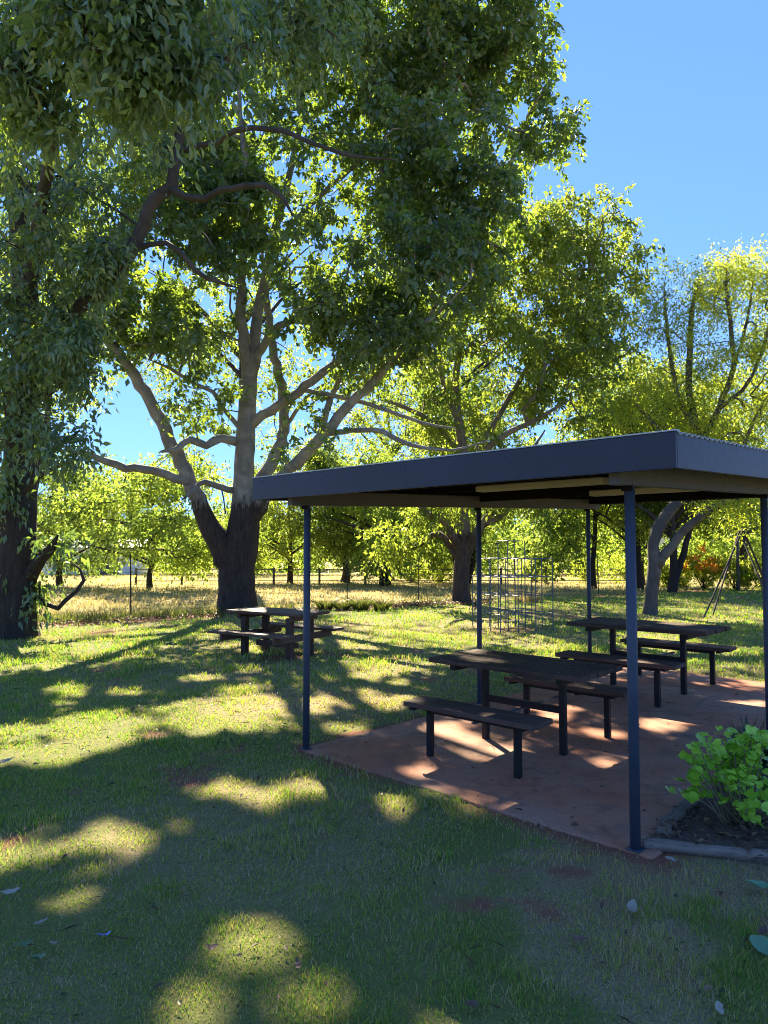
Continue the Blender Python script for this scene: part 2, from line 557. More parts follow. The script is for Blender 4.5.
def resample(pts, rad, step):
    P, Rr = [], []
    for i in range(len(pts) - 1):
        d = (pts[i + 1] - pts[i]).length
        k = max(1, int(d / step))
        for j in range(k):
            # Catmull-Rom
            p0 = pts[max(i - 1, 0)]; p1 = pts[i]; p2 = pts[i + 1]; p3 = pts[min(i + 2, len(pts) - 1)]
            t = j / k
            q = .5 * ((2 * p1) + (p2 - p0) * t + (2 * p0 - 5 * p1 + 4 * p2 - p3) * t * t + (3 * p1 - p0 - 3 * p2 + p3) * t ** 3)
            P.append(q); Rr.append(rad[i] * (1 - t) + rad[i + 1] * t)
    P.append(pts[-1].copy()); Rr.append(rad[-1])
    return P, Rr

def grow_twigs(name, nodes, cents, mat, parent, seed, tip=.012, step=.45, rmax=.07, wig=.10, sag=.10, maxlen=None):
    """join every leaf cluster to the nearest wood already grown, thicker where more hang on it"""
    rs = np.random.default_rng(seed)
    NP = [np.array(p) for p in nodes]
    root = NP[0]
    par = [-1] * len(NP)
    cnt0 = len(NP)
    order = np.argsort(np.min(np.linalg.norm(cents[:, None, :] - np.array(NP)[None, ::3, :], axis=2), axis=1))
    arr = np.zeros((len(NP) + len(cents) * 14, 3)); arr[:len(NP)] = NP
    n = len(NP)
    ends = []
    for ci in order:
        c = cents[ci]
        d = np.linalg.norm(arr[:n] - c, axis=1)
        # prefer wood that lies nearer the trunk base and below
        pen = d + .25 * np.maximum(0, arr[:n, 2] - c[2]) + .06 * np.linalg.norm(arr[:n] - root, axis=1)
        k = int(np.argmin(pen))
        a = arr[k]
        L = d[k]
        if L < .05: ends.append(k); continue
        m = min(13, max(2, int(L / step)))
        prev = k
        side = rs.normal(size=3) * wig * L
        for j in range(1, m + 1):
            t = j / m
            q = a * (1 - t) + c * t + side * math.sin(t * math.pi) + np.array([0, 0, sag * L * math.sin(t * math.pi)]) + rs.normal(size=3) * .025 * (j < m)
            arr[n] = q; par.append(prev); prev = n; n += 1
        ends.append(prev)
    load = np.zeros(n)
    for e in ends: load[e] += 1
    for i in range(n - 1, cnt0 - 1, -1):
        load[par[i]] += load[i]
    rad = np.minimum(rmax, tip * np.maximum(load, 1) ** .48)
    kids = {}
    for i in range(cnt0, n): kids.setdefault(par[i], []).append(i)
    mb = MB()
    stack = [(k, c) for k in kids if k < cnt0 for c in kids[k]]
    while stack:
        k, c = stack.pop()
        path = [k, c]
        while c in kids:
            ch = sorted(kids[c], key=lambda z: -load[z])
            for z in ch[1:]: stack.append((c, z))
            c = ch[0]; path.append(c)
        r = [rad[path[1]]] + [rad[z] for z in path[1:]]
        mb.tube([Vector(arr[z]) for z in path], r, 6 if r[0] > .03 else 4, cap=False)
    o = mb.build(name, mat, parent, smooth_shade=True)
    o['kind'] = 'stuff'
    return o

DENS = 1.0
def clusters_in(blobs, seed):
    """blobs: (centre Vector, (rx, ry, rz) metres, count); biased towards the outside of each blob"""
    rs = np.random.default_rng(seed)
    out = []
    for c, r, n in blobs:
        n = max(3, int(n * DENS))
        d = unit(rs.normal(size=(n, 3)))
        rr = rs.random(n) ** .42
        p = d * rr[:, None] * np.array(r)
        out.append(p + np.array(c))
    return np.concatenate(out)

def foliage(name, cents, mat, parent, seed, per=90, spread=.38, L=(.10, .16), ratio=.42, droop=.5, tshift=0, flat=.8, holes=True, sprays=6):
    rs = np.random.default_rng(seed)
    nC = len(cents)
    # several short sprays per cluster, leaves set along each spray
    sp_d = unit(rs.normal(size=(nC * sprays, 3)) * [1, 1, flat] + [0, 0, -.35 * droop])
    sp_c = np.repeat(cents, sprays, 0) + sp_d * (rs.random((nC * sprays, 1)) * .25) * spread
    m = max(1, per // sprays)
    t = rs.random((nC * sprays, m, 1))
    ln = spread * (0.8 + .9 * rs.random((nC * sprays, 1, 1)))
    P = sp_c[:, None, :] + sp_d[:, None, :] * t * ln + rs.normal(size=(nC * sprays, m, 3)) * spread * .17
    P[..., 2] -= (t[..., 0] ** 2) * ln[..., 0] * .5 * droop
    P = P.reshape(-1, 3)
    n = len(P)
    D = unit(rs.normal(size=(n, 3)) * .75 + np.repeat(sp_d, m, 0) * .6 + np.array([0, 0, -droop * 1.3]))
    N = unit(rs.normal(size=(n, 3)) + [0, 0, .9])
    ctint = np.repeat(rs.random(nC) , sprays * m)
    tint = np.clip(.45 * ctint + .55 * rs.random(n) + tshift, 0, 1)
    LL = rs.uniform(L[0], L[1], n)
    WW = LL * ratio * rs.uniform(.8, 1.2, n)
    if holes:
        keep = ~in_lit(P + D * (LL * .5)[:, None], .06)
        keep |= rs.random(n) < .004
        P, D, N, LL, WW, tint = P[keep], D[keep], N[keep], LL[keep], WW[keep], tint[keep]
    return leaf_mesh(name, P, D, N, LL, WW, tint, mat, parent)

def make_tree(name, label, cat, Y, limbs, blobs, bark, leafmat, seed, group=None, per=90, spread=.38, L=(.10, .16), ratio=.42, droop=.5,
              holes=True, twig_tip=.012, flare=True, step=.4, tshift=0, sprays=6, wig=.1, flat=.8, extra=None):
    """limbs: list of lists of (px, py, radius px, dy) — dy metres behind/before the trunk's depth Y.  First list = trunk."""
    k = Y / F_PX
    base = at(limbs[0][0][0], limbs[0][0][1], Y + limbs[0][0][3])
    root = empty(name, (base.x, base.y, base.z))
    tag(root, label, cat, group)
    off = Vector(root.location)
    nodes = []
    for li, lb in enumerate(limbs):
        pts, rad = [], []
        for (px, py, r, dy) in lb:
            d = Y + dy
            pts.append(at(px, py, d)); rad.append(r * d / F_PX)
        rad[-1] *= .45
        P, Rr = resample(pts, rad, .22)
        if li == 0 and flare:
            P.insert(0, P[0] - Vector((0, 0, .35))); Rr.insert(0, Rr[0] * 1.25)
        if li > 0:
            rs_ = random.Random(seed * 31 + li)
            for i in range(1, len(P)):
                P[i] = P[i] + Vector((rs_.uniform(-1, 1), rs_.uniform(-1, 1), rs_.uniform(-1, 1))) * Rr[i] * .28
        nodes += [tuple(p) for p in P[(4 if li == 0 else 1):]]
        mb = MB()
        big = max(Rr) > .12
        mb.tube([p - off for p in P], Rr, 18 if big else 8, True, .05 if big else .03, seed + li)
        o = mb.build('trunk' if li == 0 else 'limb', bark, root, smooth_shade=True)
    bl = [(at(px, py, Y + dy), (rx * (Y + dy) / F_PX, rz, ry * (Y + dy) / F_PX), n) for (px, py, rx, ry, dy, rz, n) in blobs]
    C = clusters_in(bl, seed)
    if extra is not None: C = np.concatenate([C, extra])
    C = C[C[:, 2] > .7]
    if holes:
        C = C[~in_lit(C, .10)]
    C -= np.array(off)
    nodes = np.array(nodes) - np.array(off)
    tw = grow_twigs('twigs', nodes, C, bark, root, seed + 1, tip=twig_tip, wig=wig)
    # leaves are made in world space for the sun gaps, then shifted to the root
    f = foliage('crown', C + np.array(off), leafmat, root, seed + 2, per, spread, L, ratio, droop, tshift, flat, holes, sprays)
    f.location = -off
    return root

# ------------------------------------------------------------------ ground
FENCE = lambda x: 22.3 + .64 * x          # line of the wire fence: lawn this side, paddock beyond
def dist_rect(x, y, u0, u1, v0, v1):
    dx, dy = x - O2.x, y - O2.y
    u = dx * Ud.x + dy * Ud.y
    v = dx * Vd.x + dy * Vd.y
    return np.maximum(np.maximum(u0 - u, u - u1), np.maximum(v0 - v, v - v1))
BED = [ground(642, 847), ground(690, 806), ground(745, 765), Vector((4.6, 6.6, 0)), Vector((5.2, 5.2, 0)), Vector((4.0, 3.75, 0)), ground(768, 866)]
def in_poly(x, y, poly):
    x = np.asarray(x); y = np.asarray(y)
    ins = np.zeros(x.shape, bool)
    n = len(poly)
    for i in range(n):
        a, b = poly[i], poly[(i + 1) % n]
        c = ((a.y > y) != (b.y > y)) & (x < (b.x - a.x) * (y - a.y) / ((b.y - a.y) + 1e-12) + a.x)
        ins ^= c
    return ins
SLAB = (-.04, SW + .12, -.04, 2 * SB + 1.1)

def lawn_fields(x, y):
    dry = fbm(x, y, 2.2, 4)
    dry = smooth(.42, .72, dry + .10 * fbm(x + 40, y, .5, 2) - .05) * .5
    # straw-coloured stretch beside the slab
    g = ground(330, 700)
    dry = np.maximum(dry, .95 * np.exp(-((x - g.x) / 1.6) ** 2 - ((y - g.y) / 1.2) ** 2))
    lush = ground(640, 930)
    dry = dry * (1 - .9 * np.exp(-((x - lush.x) / .35) ** 2 - ((y - lush.y) / .45) ** 2))
    dry = np.maximum(dry, .85 * smooth(.42, .62, fbm(x - 15, y + 44, .55, 4)) * smooth(-.6, 1.2, x) * smooth(7.5, 4.5, y))
    bare = smooth(.58, .80, fbm(x + 9, y - 30, .7, 5)) * .7
    for (px, py, sx, sy) in ((540, 872, .45, .13), (540, 905, .55, .09), (345, 765, .35, .35), (580, 852, .5, .10), (740, 905, .6, .3), (480, 905, .35, .12)):
        g = ground(px, py)
        bare = np.maximum(bare, .8 * np.exp(-((x - g.x) / sx) ** 2 - ((y - g.y) / sy) ** 2) * smooth(.40, .66, fbm(x + 3, y - 9, .16, 4)))
    d = dist_rect(x, y, *SLAB)
    bare = np.maximum(bare, .95 * np.exp(-np.clip(d, 0, 9) / .22) * smooth(.25, .55, fbm(x, y, .5, 3)))
    d = np.abs(y - FENCE(x) + .6)
    bare = np.maximum(bare, .8 * np.exp(-(d / .9) ** 2) * smooth(.35, .55, fbm(x, y + 70, 1.5, 3)))
    # worn earth round the picnic table and by the left trunk
    for (cx, cy, s) in ((-1.75, 12.0, 1.1), (-6.3, 15.2, 1.3), (-4.1, 19.6, 1.4), (2.77, 16.0, 1.3)):
        bare = np.maximum(bare, .7 * np.exp(-((x - cx) ** 2 + (y - cy) ** 2) / s ** 2) * smooth(.25, .6, fbm(x, y + 7, .8, 3)))
    return dry, bare

def bumpz(x, y):
    return .035 * (fbm(x, y, 2.5, 3) - .5) + .012 * (fbm(x + 50, y, .45, 2) - .5)

def grid_sheet(name, xs, ys, mat, zf, attrs=None, keep=None):
    X, Y = np.meshgrid(xs, ys)
    Z = zf(X, Y)
    V = np.stack([X, Y, Z], -1).reshape(-1, 3)
    nx, ny = len(xs), len(ys)
    i = (np.arange(ny - 1)[:, None] * nx + np.arange(nx - 1)[None, :]).ravel()
    F = np.stack([i, i + 1, i + nx + 1, i + nx], 1)
    if keep is not None:
        c = V[F].mean(1)
        F = F[keep(c[:, 0], c[:, 1])]
    a = attrs(X.ravel(), Y.ravel()) if attrs else None
    return np_mesh(name, V, F, 4, mat, None, a, True)

def lawn_z(X, Y):
    z = bumpz(X, Y) - .018 * np.maximum(0, Y - 26)
    d = dist_rect(X, Y, *SLAB)
    return np.where(d < .15, np.where(d > -.02, np.minimum(z, -.004), -.03), z)
lawn = grid_sheet('lawn', np.concatenate([np.linspace(-26, -8, 60), np.linspace(-7.9, 9, 190), np.linspace(9.2, 34, 70)]),
                  np.concatenate([np.linspace(-14, .8, 40), np.linspace(.9, 13, 150), np.linspace(13.2, 46, 110)]), M['lawn'], lawn_z,
                  lambda x, y: dict(zip(('dry', 'bare'), lawn_fields(x, y))))
tag(lawn, kind='structure')
pad = grid_sheet('paddock_ground', np.linspace(-900, 900, 91), np.concatenate([np.linspace(-700, 12, 20), np.linspace(16, 60, 45), np.linspace(70, 1500, 60)]),
                 M['paddock'], lambda X, Y: np.where(Y < 16, -.5, np.where(Y < FENCE(X) + .2, -.42, .02) - .018 * np.clip(Y - 26, 0, 40)))
# paddock sheet lies just above the lawn sheet beyond the fence line, below it on this side
tag(pad, kind='structure')

# concrete slab
sl = MB()
sl.box(uvp((SLAB[0] + SLAB[1]) / 2, (SLAB[2] + SLAB[3]) / 2, -.049), (SLAB[1] - SLAB[0], SLAB[3] - SLAB[2], .11), Matrix.Rotation(U_RZ, 3, 'Z'))
slab = sl.build('concrete_slab', M['slab'], bevel=.012, seg=2)
tag(slab, kind='structure')
SZ = .006

# garden bed soil
cx = sum((p for p in BED), Vector()) / len(BED)
n = len(BED)
bv = [(cx.x, cx.y, .07)] + [(p.x * .985 + cx.x * .015, p.y * .985 + cx.y * .015, .035) for p in BED] + [(p.x, p.y, -.03) for p in BED]
bf = [[0, 1 + i, 1 + (i + 1) % n] for i in range(n)] + [[1 + i, 1 + n + i, 1 + n + (i + 1) % n, 1 + (i + 1) % n] for i in range(n)]
me = bpy.data.meshes.new('garden_bed_soil')
me.from_pydata(bv, [], bf)
bed = link_mesh('garden_bed_soil', me, M['soil'])
tag(bed, kind='structure')

# hills far off
def hill(Y, x0, x1, hmax, seed):
    xs = np.linspace(x0, x1, 60)
    ys = np.array([0, .25, .5, .8, 1.0]) * 120 + Y
    X, Yy = np.meshgrid(xs, ys)
    prof = np.array([0, .55, .9, 1, .6])[:, None]
    Z = -4 + prof * hmax * (.55 + .9 * (fbm(xs, xs * 0 + seed, 140, 3) - .2))[None, :]
    return X, Yy, Z
X, Yy, Z = hill(420, -600, 700, 30, 4)
V = np.stack([X, Yy, Z], -1).reshape(-1, 3)
i = (np.arange(4)[:, None] * 60 + np.arange(59)[None, :]).ravel()
hills = np_mesh('distant_hills', V, np.stack([i, i + 1, i + 61, i + 60], 1), 4, M['hill'], None, None, True)
tag(hills, kind='structure')

# ------------------------------------------------------------------ grass
def blades(name, x, y, z, h, wd, tint, mat, seed, lean=.6):
    rs = np.random.default_rng(seed)
    n = len(x)
    a = rs.random(n) * 2 * math.pi
    d = np.stack([np.cos(a), np.sin(a), np.zeros(n)], 1)
    b = rs.random(n) * 2 * math.pi
    s = np.stack([np.cos(b), np.sin(b), np.zeros(n)], 1) * (wd * .5)[:, None]
    P = np.stack([x, y, z], 1)
    ln = (rs.random(n) * lean)[:, None] * h[:, None]
    up = np.array([0, 0, 1.0])
    m = P + up * (h * .55)[:, None] + d * ln * .35
    t = P + up * (h * (1 - .25 * rs.random(n)))[:, None] + d * ln
    V = np.stack([P - s, P + s, m + s * .7, t, m - s * .7], 1).reshape(-1, 3)
    i = np.arange(n)[:, None] * 5
    F = np.concatenate([i + [0, 1, 2], i + [0, 2, 4], i + [4, 2, 3]], 1).reshape(-1, 3)
    return np_mesh(name, V, F, 3, mat, None, {'tint': np.repeat(tint, 5)})

def scatter_lawn(d0, d1, dens, rs, half=.62):
    area = half * (d1 ** 2 - d0 ** 2)
    n = int(area * dens)
    y = np.sqrt(rs.random(n) * (d1 ** 2 - d0 ** 2) + d0 ** 2)
    x = (rs.random(n) * 2 - 1) * half * y
    ok = (dist_rect(x, y, *SLAB) > .0) & ~in_poly(x, y, BED) & (y < FENCE(x) + .3)
    return x[ok], y[ok]
rs = np.random.default_rng(21)
xx, yy, hh, ww = [], [], [], []
for d0, d1, dens, hb, wb in ((2.3, 4, 8500, .030, .0036), (4, 6.5, 5000, .034, .0050), (6.5, 10, 2100, .042, .0085), (10, 16, 750, .060, .015), (16, 40, 170, .065, .030)):
    x, y = scatter_lawn(d0, d1, dens, rs)
    dry, bare = lawn_fields(x, y)
    keep = rs.random(len(x)) > np.clip(bare * 1.15, 0, .97)
    keep &= rs.random(len(x)) < (.25 + .75 * smooth(.35, .6, fbm(x + 5, y + 3, .30, 3))) * (1 - .35 * dry)
    x, y = x[keep], y[keep]
    xx.append(x); yy.append(y)
    clump = smooth(.45, .75, fbm(x - 20, y + 11, .5, 3))
    lush = ground(640, 930)
    clump = clump + .5 * np.exp(-((x - lush.x) / .35) ** 2 - ((y - lush.y) / .45) ** 2)
    hh.append(hb * (.45 + .6 * rs.random(len(x)) + 1.0 * clump)); ww.append(wb * (.6 + .8 * rs.random(len(x))))
x, y, h, wd = map(np.concatenate, (xx, yy, hh, ww))
dry, bare = lawn_fields(x, y)
tint = np.clip(.12 + .46 * dry + .34 * (fbm(x + 77, y - 3, .28, 3) - .5) + .25 * (rs.random(len(x)) - .35) + .6 * (rs.random(len(x)) < .33) + .25 * bare, 0, 1)
lg = blades('lawn_grass', x, y, bumpz(x, y) - .018 * np.maximum(0, y - 26) - .004, h, wd, tint, M['blade'], 22, 1.0)
tag(lg, 'short mown grass growing over the lawn around the shelter', 'grass', kind='stuff')

n = 60000
y = 17 + rs.random(n) ** 1.6 * 60
x = (rs.random(n) * 2 - 1) * .66 * y
ok = (y > FENCE(x) + .1) & ~((np.abs(x) < 200) & (y < 17))
x, y = x[ok], y[ok]
pg = blades('paddock_grass', x, y, .02 - .018 * np.clip(y - 26, 0, 40), (.06 + .11 * rs.random(len(x))), .02 + .03 * rs.random(len(x)),
            np.clip(.25 + .9 * (fbm(x, y, 4, 3) - .3) + .3 * rs.random(len(x)), 0, 1), M['straw'], 23, .8)
tag(pg, 'dry straw coloured grass growing in the paddock beyond the wire fence', 'grass', kind='stuff')

# ------------------------------------------------------------------ shelter
shelter = empty('picnic_shelter', O2, U_RZ)
tag(shelter, 'open sided picnic shelter with navy fascia and slim blue grey posts over a concrete slab', 'shelter')
OV, OVF = .41, .29
v0, v1 = -OVF, 2 * SB + .35
for (u, k) in ((SW, 0), (0, 0), (0, 1), (0, 2), (SW, 1), (SW, 2)):
    v = k * SB
    b = MB().tube([(u, v, 0), (u, v, hz(v) + .002)], .029 if k else .031, 14)
    p = b.build('post', M['post_blue'], shelter, smooth_shade=False)
    for f in p.data.polygons: f.use_smooth = len(f.vertices) == 4
    MB().box((u, v - .036, hz(v) + .02), (.07, .006, .10)).build('bracket', M['soffit'], p, bevel=.001)
    q = MB().box((u, v, SZ + .004), (.09, .09, .006)).build('base_plate', M['post_blue'], p, bevel=.002)
# beams along the long sides, following the fall of the roof
def sloped(mb, u0, u1, va, vb, zlo, zhi):
    n = len(mb.v)
    for v in (va, vb):
        for (u, z) in ((u0, zlo), (u1, zlo), (u1, zhi), (u0, zhi)):
            mb.v.append(Vector((u, v, hz(v) + z)))
    mb.f += [[n, n + 1, n + 2, n + 3], [n + 7, n + 6, n + 5, n + 4], [n, n + 4, n + 5, n + 1], [n + 1, n + 5, n + 6, n + 2], [n + 2, n + 6, n + 7, n + 3], [n + 3, n + 7, n + 4, n]]
for u in (0, SW):
    b = MB(); sloped(b, u - .035, u + .035, -.2, v1 - .06, .003, .135)
    b.build('beam', M['beam'], shelter, bevel=.004)
for k in (1, 2):
    b = MB(); v = k * SB
    sloped(b, .037, SW - .037, v - .025, v + .025, .07, .133)
    b.build('cross_beam', M['soffit'], shelter, bevel=.003)
for k in range(7):
    v = -.12 + k * (v1 + .0) / 6.3
    b = MB(); sloped(b, -OV + .03, SW + OV - .03, v - .03, v + .03, .137, .19)
    b.build('purlin', M['soffit'], shelter, bevel=.003)
# corrugated roof sheet, ribs running across
vs = np.arange(v0 + .012, v1 - .01, .019)
us = np.linspace(-OV + .012, SW + OV + .008, 5)
Uu, Vv = np.meshgrid(us, vs)
Zz = HZ + SLOPE * Vv + .262 + .008 * np.sin(Vv / .076 * 2 * math.pi)
Vt = np.stack([Uu, Vv, Zz], -1).reshape(-1, 3)
i = (np.arange(len(vs) - 1)[:, None] * 5 + np.arange(4)[None, :]).ravel()
rf = np_mesh('roof_sheet', Vt, np.stack([i, i + 1, i + 6, i + 5], 1), 4, M['zinc'], shelter, None, True)
sm = rf.modifiers.new('thickness', 'SOLIDIFY'); sm.thickness = .004
b = MB(); sloped(b, -OV + .03, SW + OV - .03, v0 + .03, v1 - .03, .193, .20)
b.build('ceiling_lining', M['soffit'], shelter)
# fascia boards, mitre-butted
FT, FB = .268, .066
def fascia(u0, u1, va, vb):
    b = MB(); sloped(b, u0, u1, va, vb, FB, FT)
    return b.build('fascia_board', M['navy'], shelter, bevel=.003)
fascia(-OV, SW + OV, v0 - .02, v0)
fascia(-OV, SW + OV, v1, v1 + .02)
fascia(-OV, -OV + .02, v0 + .002, v1 - .002)
fascia(SW + OV - .02, SW + OV, v0 + .002, v1 - .002)
b = MB(); sloped(b, -OV - .004, SW + OV + .004, v0 - .025, v0 + .03, FT + .001, FT + .009)
b.build('flashing', M['zinc'], shelter)
fo_ = MB()
for k in range(9):
    fo_.tube([(-OV + .15 + k * .435, v0 - .0235, hz(v0) + .10), (-OV + .15 + k * .435, v0 - .019, hz(v0) + .10)], .006, 8)
    fo_.tube([(-OV + .15 + k * .435, v0 - .0235, hz(v0) + .225), (-OV + .15 + k * .435, v0 - .019, hz(v0) + .225)], .006, 8)
fo_.build('fascia_screws', M['post_blue'], shelter)['kind'] = 'stuff'
for v, u0, u1, dz in ((.63, 1.45, 2.59, .088), (1.72, 1.88, 2.90, .052)):
    b = MB().box(((u0 + u1) / 2, v, hz(v) + dz), (u1 - u0, .11, .05))
    b.build('light_batten', M['batten'], shelter, bevel=.012, seg=2)

# ------------------------------------------------------------------ picnic tables under the shelter
def make_slab_table():
    t = empty('picnic_table', (0, 0, 0))
    b = MB()
    W5, Lt = .145, 1.54
    for k in range(5):
        y = (k - 2) * (W5 + .013)
        b.box((random.uniform(-.01, .01), y, .735), (Lt, W5, .045))
    tp = b.build('tabletop', M['board'], t, bevel=.006, seg=2)
    bl = MB()
    for s in (-1, 1):
        for k in range(5):
            bl.tube([(s * .54, (k - 2) * (W5 + .013), .7565), (s * .54, (k - 2) * (W5 + .013), .7605)], .011, 10)
    bl.build('bolts', M['steel'], tp)['kind'] = 'stuff'
    for s in (-1, 1):
        MB().box((s * .54, 0, .682), (.06, .66, .055)).build('top_bearer', M['black_steel'], t, bevel=.004)
        MB().box((s * .40, 0, .355), (.055, .055, .71)).build('leg', M['black_steel'], t, bevel=.004)
    MB().box((0, 0, .38), (.74, .04, .06)).build('rail', M['black_steel'], t, bevel=.003)
    MB().box((0, 0, .341), (.04, 1.54, .014)).build('cross_rail', M['steel'], t, bevel=.003)
    for s in (-1, 1):
        b = MB()
        for k in (-1, 1):
            b.box((random.uniform(-.012, .012) + .03, s * .79 + k * .079, .442), (1.28, .145, .042))
        st = b.build('bench_seat', M['board'], t, bevel=.006, seg=2)
        MB().box((0, s * .79, .393), (.92, .05, .05)).build('bench_rail', M['black_steel'], t, bevel=.003)
        for e in (-1, 1):
            MB().box((e * .435, s * .79, .183), (.052, .052, .366)).build('bench_leg', M['black_steel'], t, bevel=.004)
            MB().box((e * .54, s * .79, .405), (.05, .26, .026)).build('bench_bearer', M['black_steel'], t, bevel=.003)
    return t
T1 = make_slab_table()
tag(T1, 'dark slatted picnic table with two benches on black legs, nearest under the shelter', 'picnic table', 'picnic tables under the shelter')
T1.location = uvp(1.34, 1.41, SZ)
T1.rotation_euler = (0, 0, U_RZ + R(2))
T2 = copy_tree(T1)
T2['label'] = 'dark slatted picnic table on black legs at the far end of the concrete slab'
T2.location = uvp(1.02, 4.70, SZ)
T2.rotation_euler = (0, 0, U_RZ + R(1.5))
T2.scale = (1.13, 1.14, 1.08)

# ------------------------------------------------------------------ timber picnic table on the lawn
tt = empty('timber_picnic_table', (-1.78, 12.05, 0), R(-32))
tag(tt, 'reddish brown timber picnic table with built-in benches in front of the big forked trunk', 'picnic table')
b = MB()
for k in range(5):
    b.box((0, (k - 2) * .152, .715), (1.62, .144, .045))
b.build('tabletop', M['board_red'], tt, bevel=.008, seg=2)
for s in (-1, 1):
    for e in (-1, 1):
        MB().box((s * .48, e * .26, .32), (.11, .10, .66)).build('leg', M['post_red'], tt, bevel=.01)
    MB().box((s * .48 + s * .078, 0, .645), (.045, .70, .09)).build('top_bearer', M['board_red'], tt, bevel=.006)
    MB().box((s * .48 + s * .078, 0, .33), (.045, 1.50, .11)).build('seat_bearer', M['board_red'], tt, bevel=.006)
    b = MB()
    for k in (-1, 1):
        b.box((0, s * .64 + k * .075, .41), (1.62, .143, .045))
    b.build('bench_seat', M['board_red'], tt, bevel=.008, seg=2)
MB().box((0, 0, .18), (.85, .09, .09)).build('stretcher', M['board_red'], tt, bevel=.006)

# ------------------------------------------------------------------ climbing frame
cf = empty('climbing_frame', (2.78, 15.7, 0), R(20))
tag(cf, 'stepped climbing frame of thin grey steel pipes standing on the lawn behind the shelter', 'climbing frame')
S, Hs = .42, .385
lev = [[3, 4, 4, 3], [4, 5, 5, 4], [4, 5, 5, 4], [4, 4, 4, 4]]
off = -1.5 * S
for i in range(4):
    for j in range(4):
        MB().tube([(off + i * S, off + j * S, -.05), (off + i * S, off + j * S, lev[i][j] * Hs)], .0125, 6).build('upright_pipe', M['steel'], cf)
for k in range(1, 6):
    for i in range(4):
        js = [j for j in range(4) if lev[i][j] >= k]
        if len(js) > 1: MB().tube([(off + i * S, off + js[0] * S, k * Hs), (off + i * S, off + js[-1] * S, k * Hs)], .008, 6).build('level_pipe', M['steel'], cf)
        js = [j for j in range(4) if lev[j][i] >= k]
        if len(js) > 1: MB().tube([(off + js[0] * S, off + i * S, k * Hs), (off + js[-1] * S, off + i * S, k * Hs)], .008, 6).build('level_pipe', M['steel'], cf)

# ------------------------------------------------------------------ swing frame
sw = empty('swing_frame', (9.2, 19.3, 0))
tag(sw, 'tall metal swing frame with splayed legs standing on the lawn at the right edge', 'swing frame')
a0 = at(743, 529, 19.0) - Vector(sw.location)
dirb = Vector((.45, 1.0, 0)).normalized() * 2.6
MB().tube([a0 - dirb * .04, a0 + dirb * 1.04], .03, 8).build('top_bar', M['rust_steel'], sw)
for q, (lx, rx) in ((0, (703, 781)), (1, (712, 776))):
    t0 = a0 + dirb * (q * .94 + .03)
    for px in (lx, rx):
        g = ground(px, 617 - q * 2) - Vector(sw.location)
        MB().tube([t0, g + Vector((0, 0, -.05))], .026, 8).build('leg', M['rust_steel'], sw)

# ------------------------------------------------------------------ fences
wf = empty('wire_fence', (-3, 20.4, 0))
tag(wf, 'sagging wire fence on thin dark star pickets between lawn and dry paddock', 'fence')
fo = Vector(wf.location)
pk = [(-11.5, None, 1.45), (-6.38, 18.21, 1.60), (-3.92, None, 1.50), (-1.10, None, 1.45), (1.09, None, 1.5), (4.6, None, 1.4), (8.2, None, 1.4)]
tops = []
for (x, y, h) in pk:
    y = y or FENCE(x)
    lean = random.uniform(-.05, .05)
    MB().bar(Vector((x, y, -.1)) - fo, Vector((x + lean, y, h)) - fo, .035, .03).build('star_picket', M['rust_steel'], wf, bevel=.004)
    tops.append((Vector((x, y, 0)) - fo, lean, h))
for z in (.25, .55, .85, 1.15):
    pts = []
    for i in range(len(tops) - 1):
        p, q = tops[i], tops[i + 1]
        for t in (0, .25, .5, .75):
            pts.append(p[0].lerp(q[0], t) + Vector((0, -.02, z - .09 * math.sin(math.pi * t))))
    pts.append(tops[-1][0] + Vector((0, -.02, z)))
    MB().tube(pts, .0028, 4).build('wire', M['rust_steel'], wf)

rl = empty('rail_fence', (0, 38, gz(38)))
tag(rl, 'grey post and rail fence along the far side of the paddock', 'fence')
xs = [x for x in np.arange(-13, 17.5, 2.4)]
for i, x in enumerate(xs):
    MB().box((x, .02 * x, .40), (.11, .11, 1.0)).build('fence_post', M['fence_wood'], rl, bevel=.01)
for z in (.82, .52, .22):
    MB().bar((xs[0], .02 * xs[0] - .075, z), (xs[-1], .02 * xs[-1] - .075, z), .03, .04).build('rail', M['fence_wood'], rl)

pp = MB().tube([(0, 0, -.2), (0, 0, 1.2), (.01, 0, 2.45)], [.07, .065, .06], 10).build('timber_post', M['fence_wood'], smooth_shade=True)
pp.location = (15.0, 30.5, gz(30.5))
tag(pp, 'lone weathered timber post beyond the swing frame', 'post')

# pale shed far off
sh = empty('farm_shed', (-25.5, 64, gz(64)), R(8))
tag(sh, 'pale farm shed far beyond the paddock at the left', 'shed')
MB().box((0, 0, 1.2), (8, 4, 2.4)).build('wall', M['shed'], sh)
b = MB()
for s in (-1, 1):
    b.bar((-4.3, s * 1.15, 2.78), (4.3, s * 1.15, 2.78), 2.55, .06) if False else None
b.v += [Vector(p) for p in ((-4.3, -2.3, 2.4), (4.3, -2.3, 2.4), (4.3, 0, 3.1), (-4.3, 0, 3.1), (4.3, 2.3, 2.4), (-4.3, 2.3, 2.4))]
b.f += [[0, 1, 2, 3], [3, 2, 4, 5], [0, 3, 5], [1, 4, 2], [0, 5, 4, 1]]
b.build('roof', M['zinc'], sh)
MB().box((1.2, -2.02, 1.0), (2.2, .05, 2.0)).build('door', M['beam'], sh)

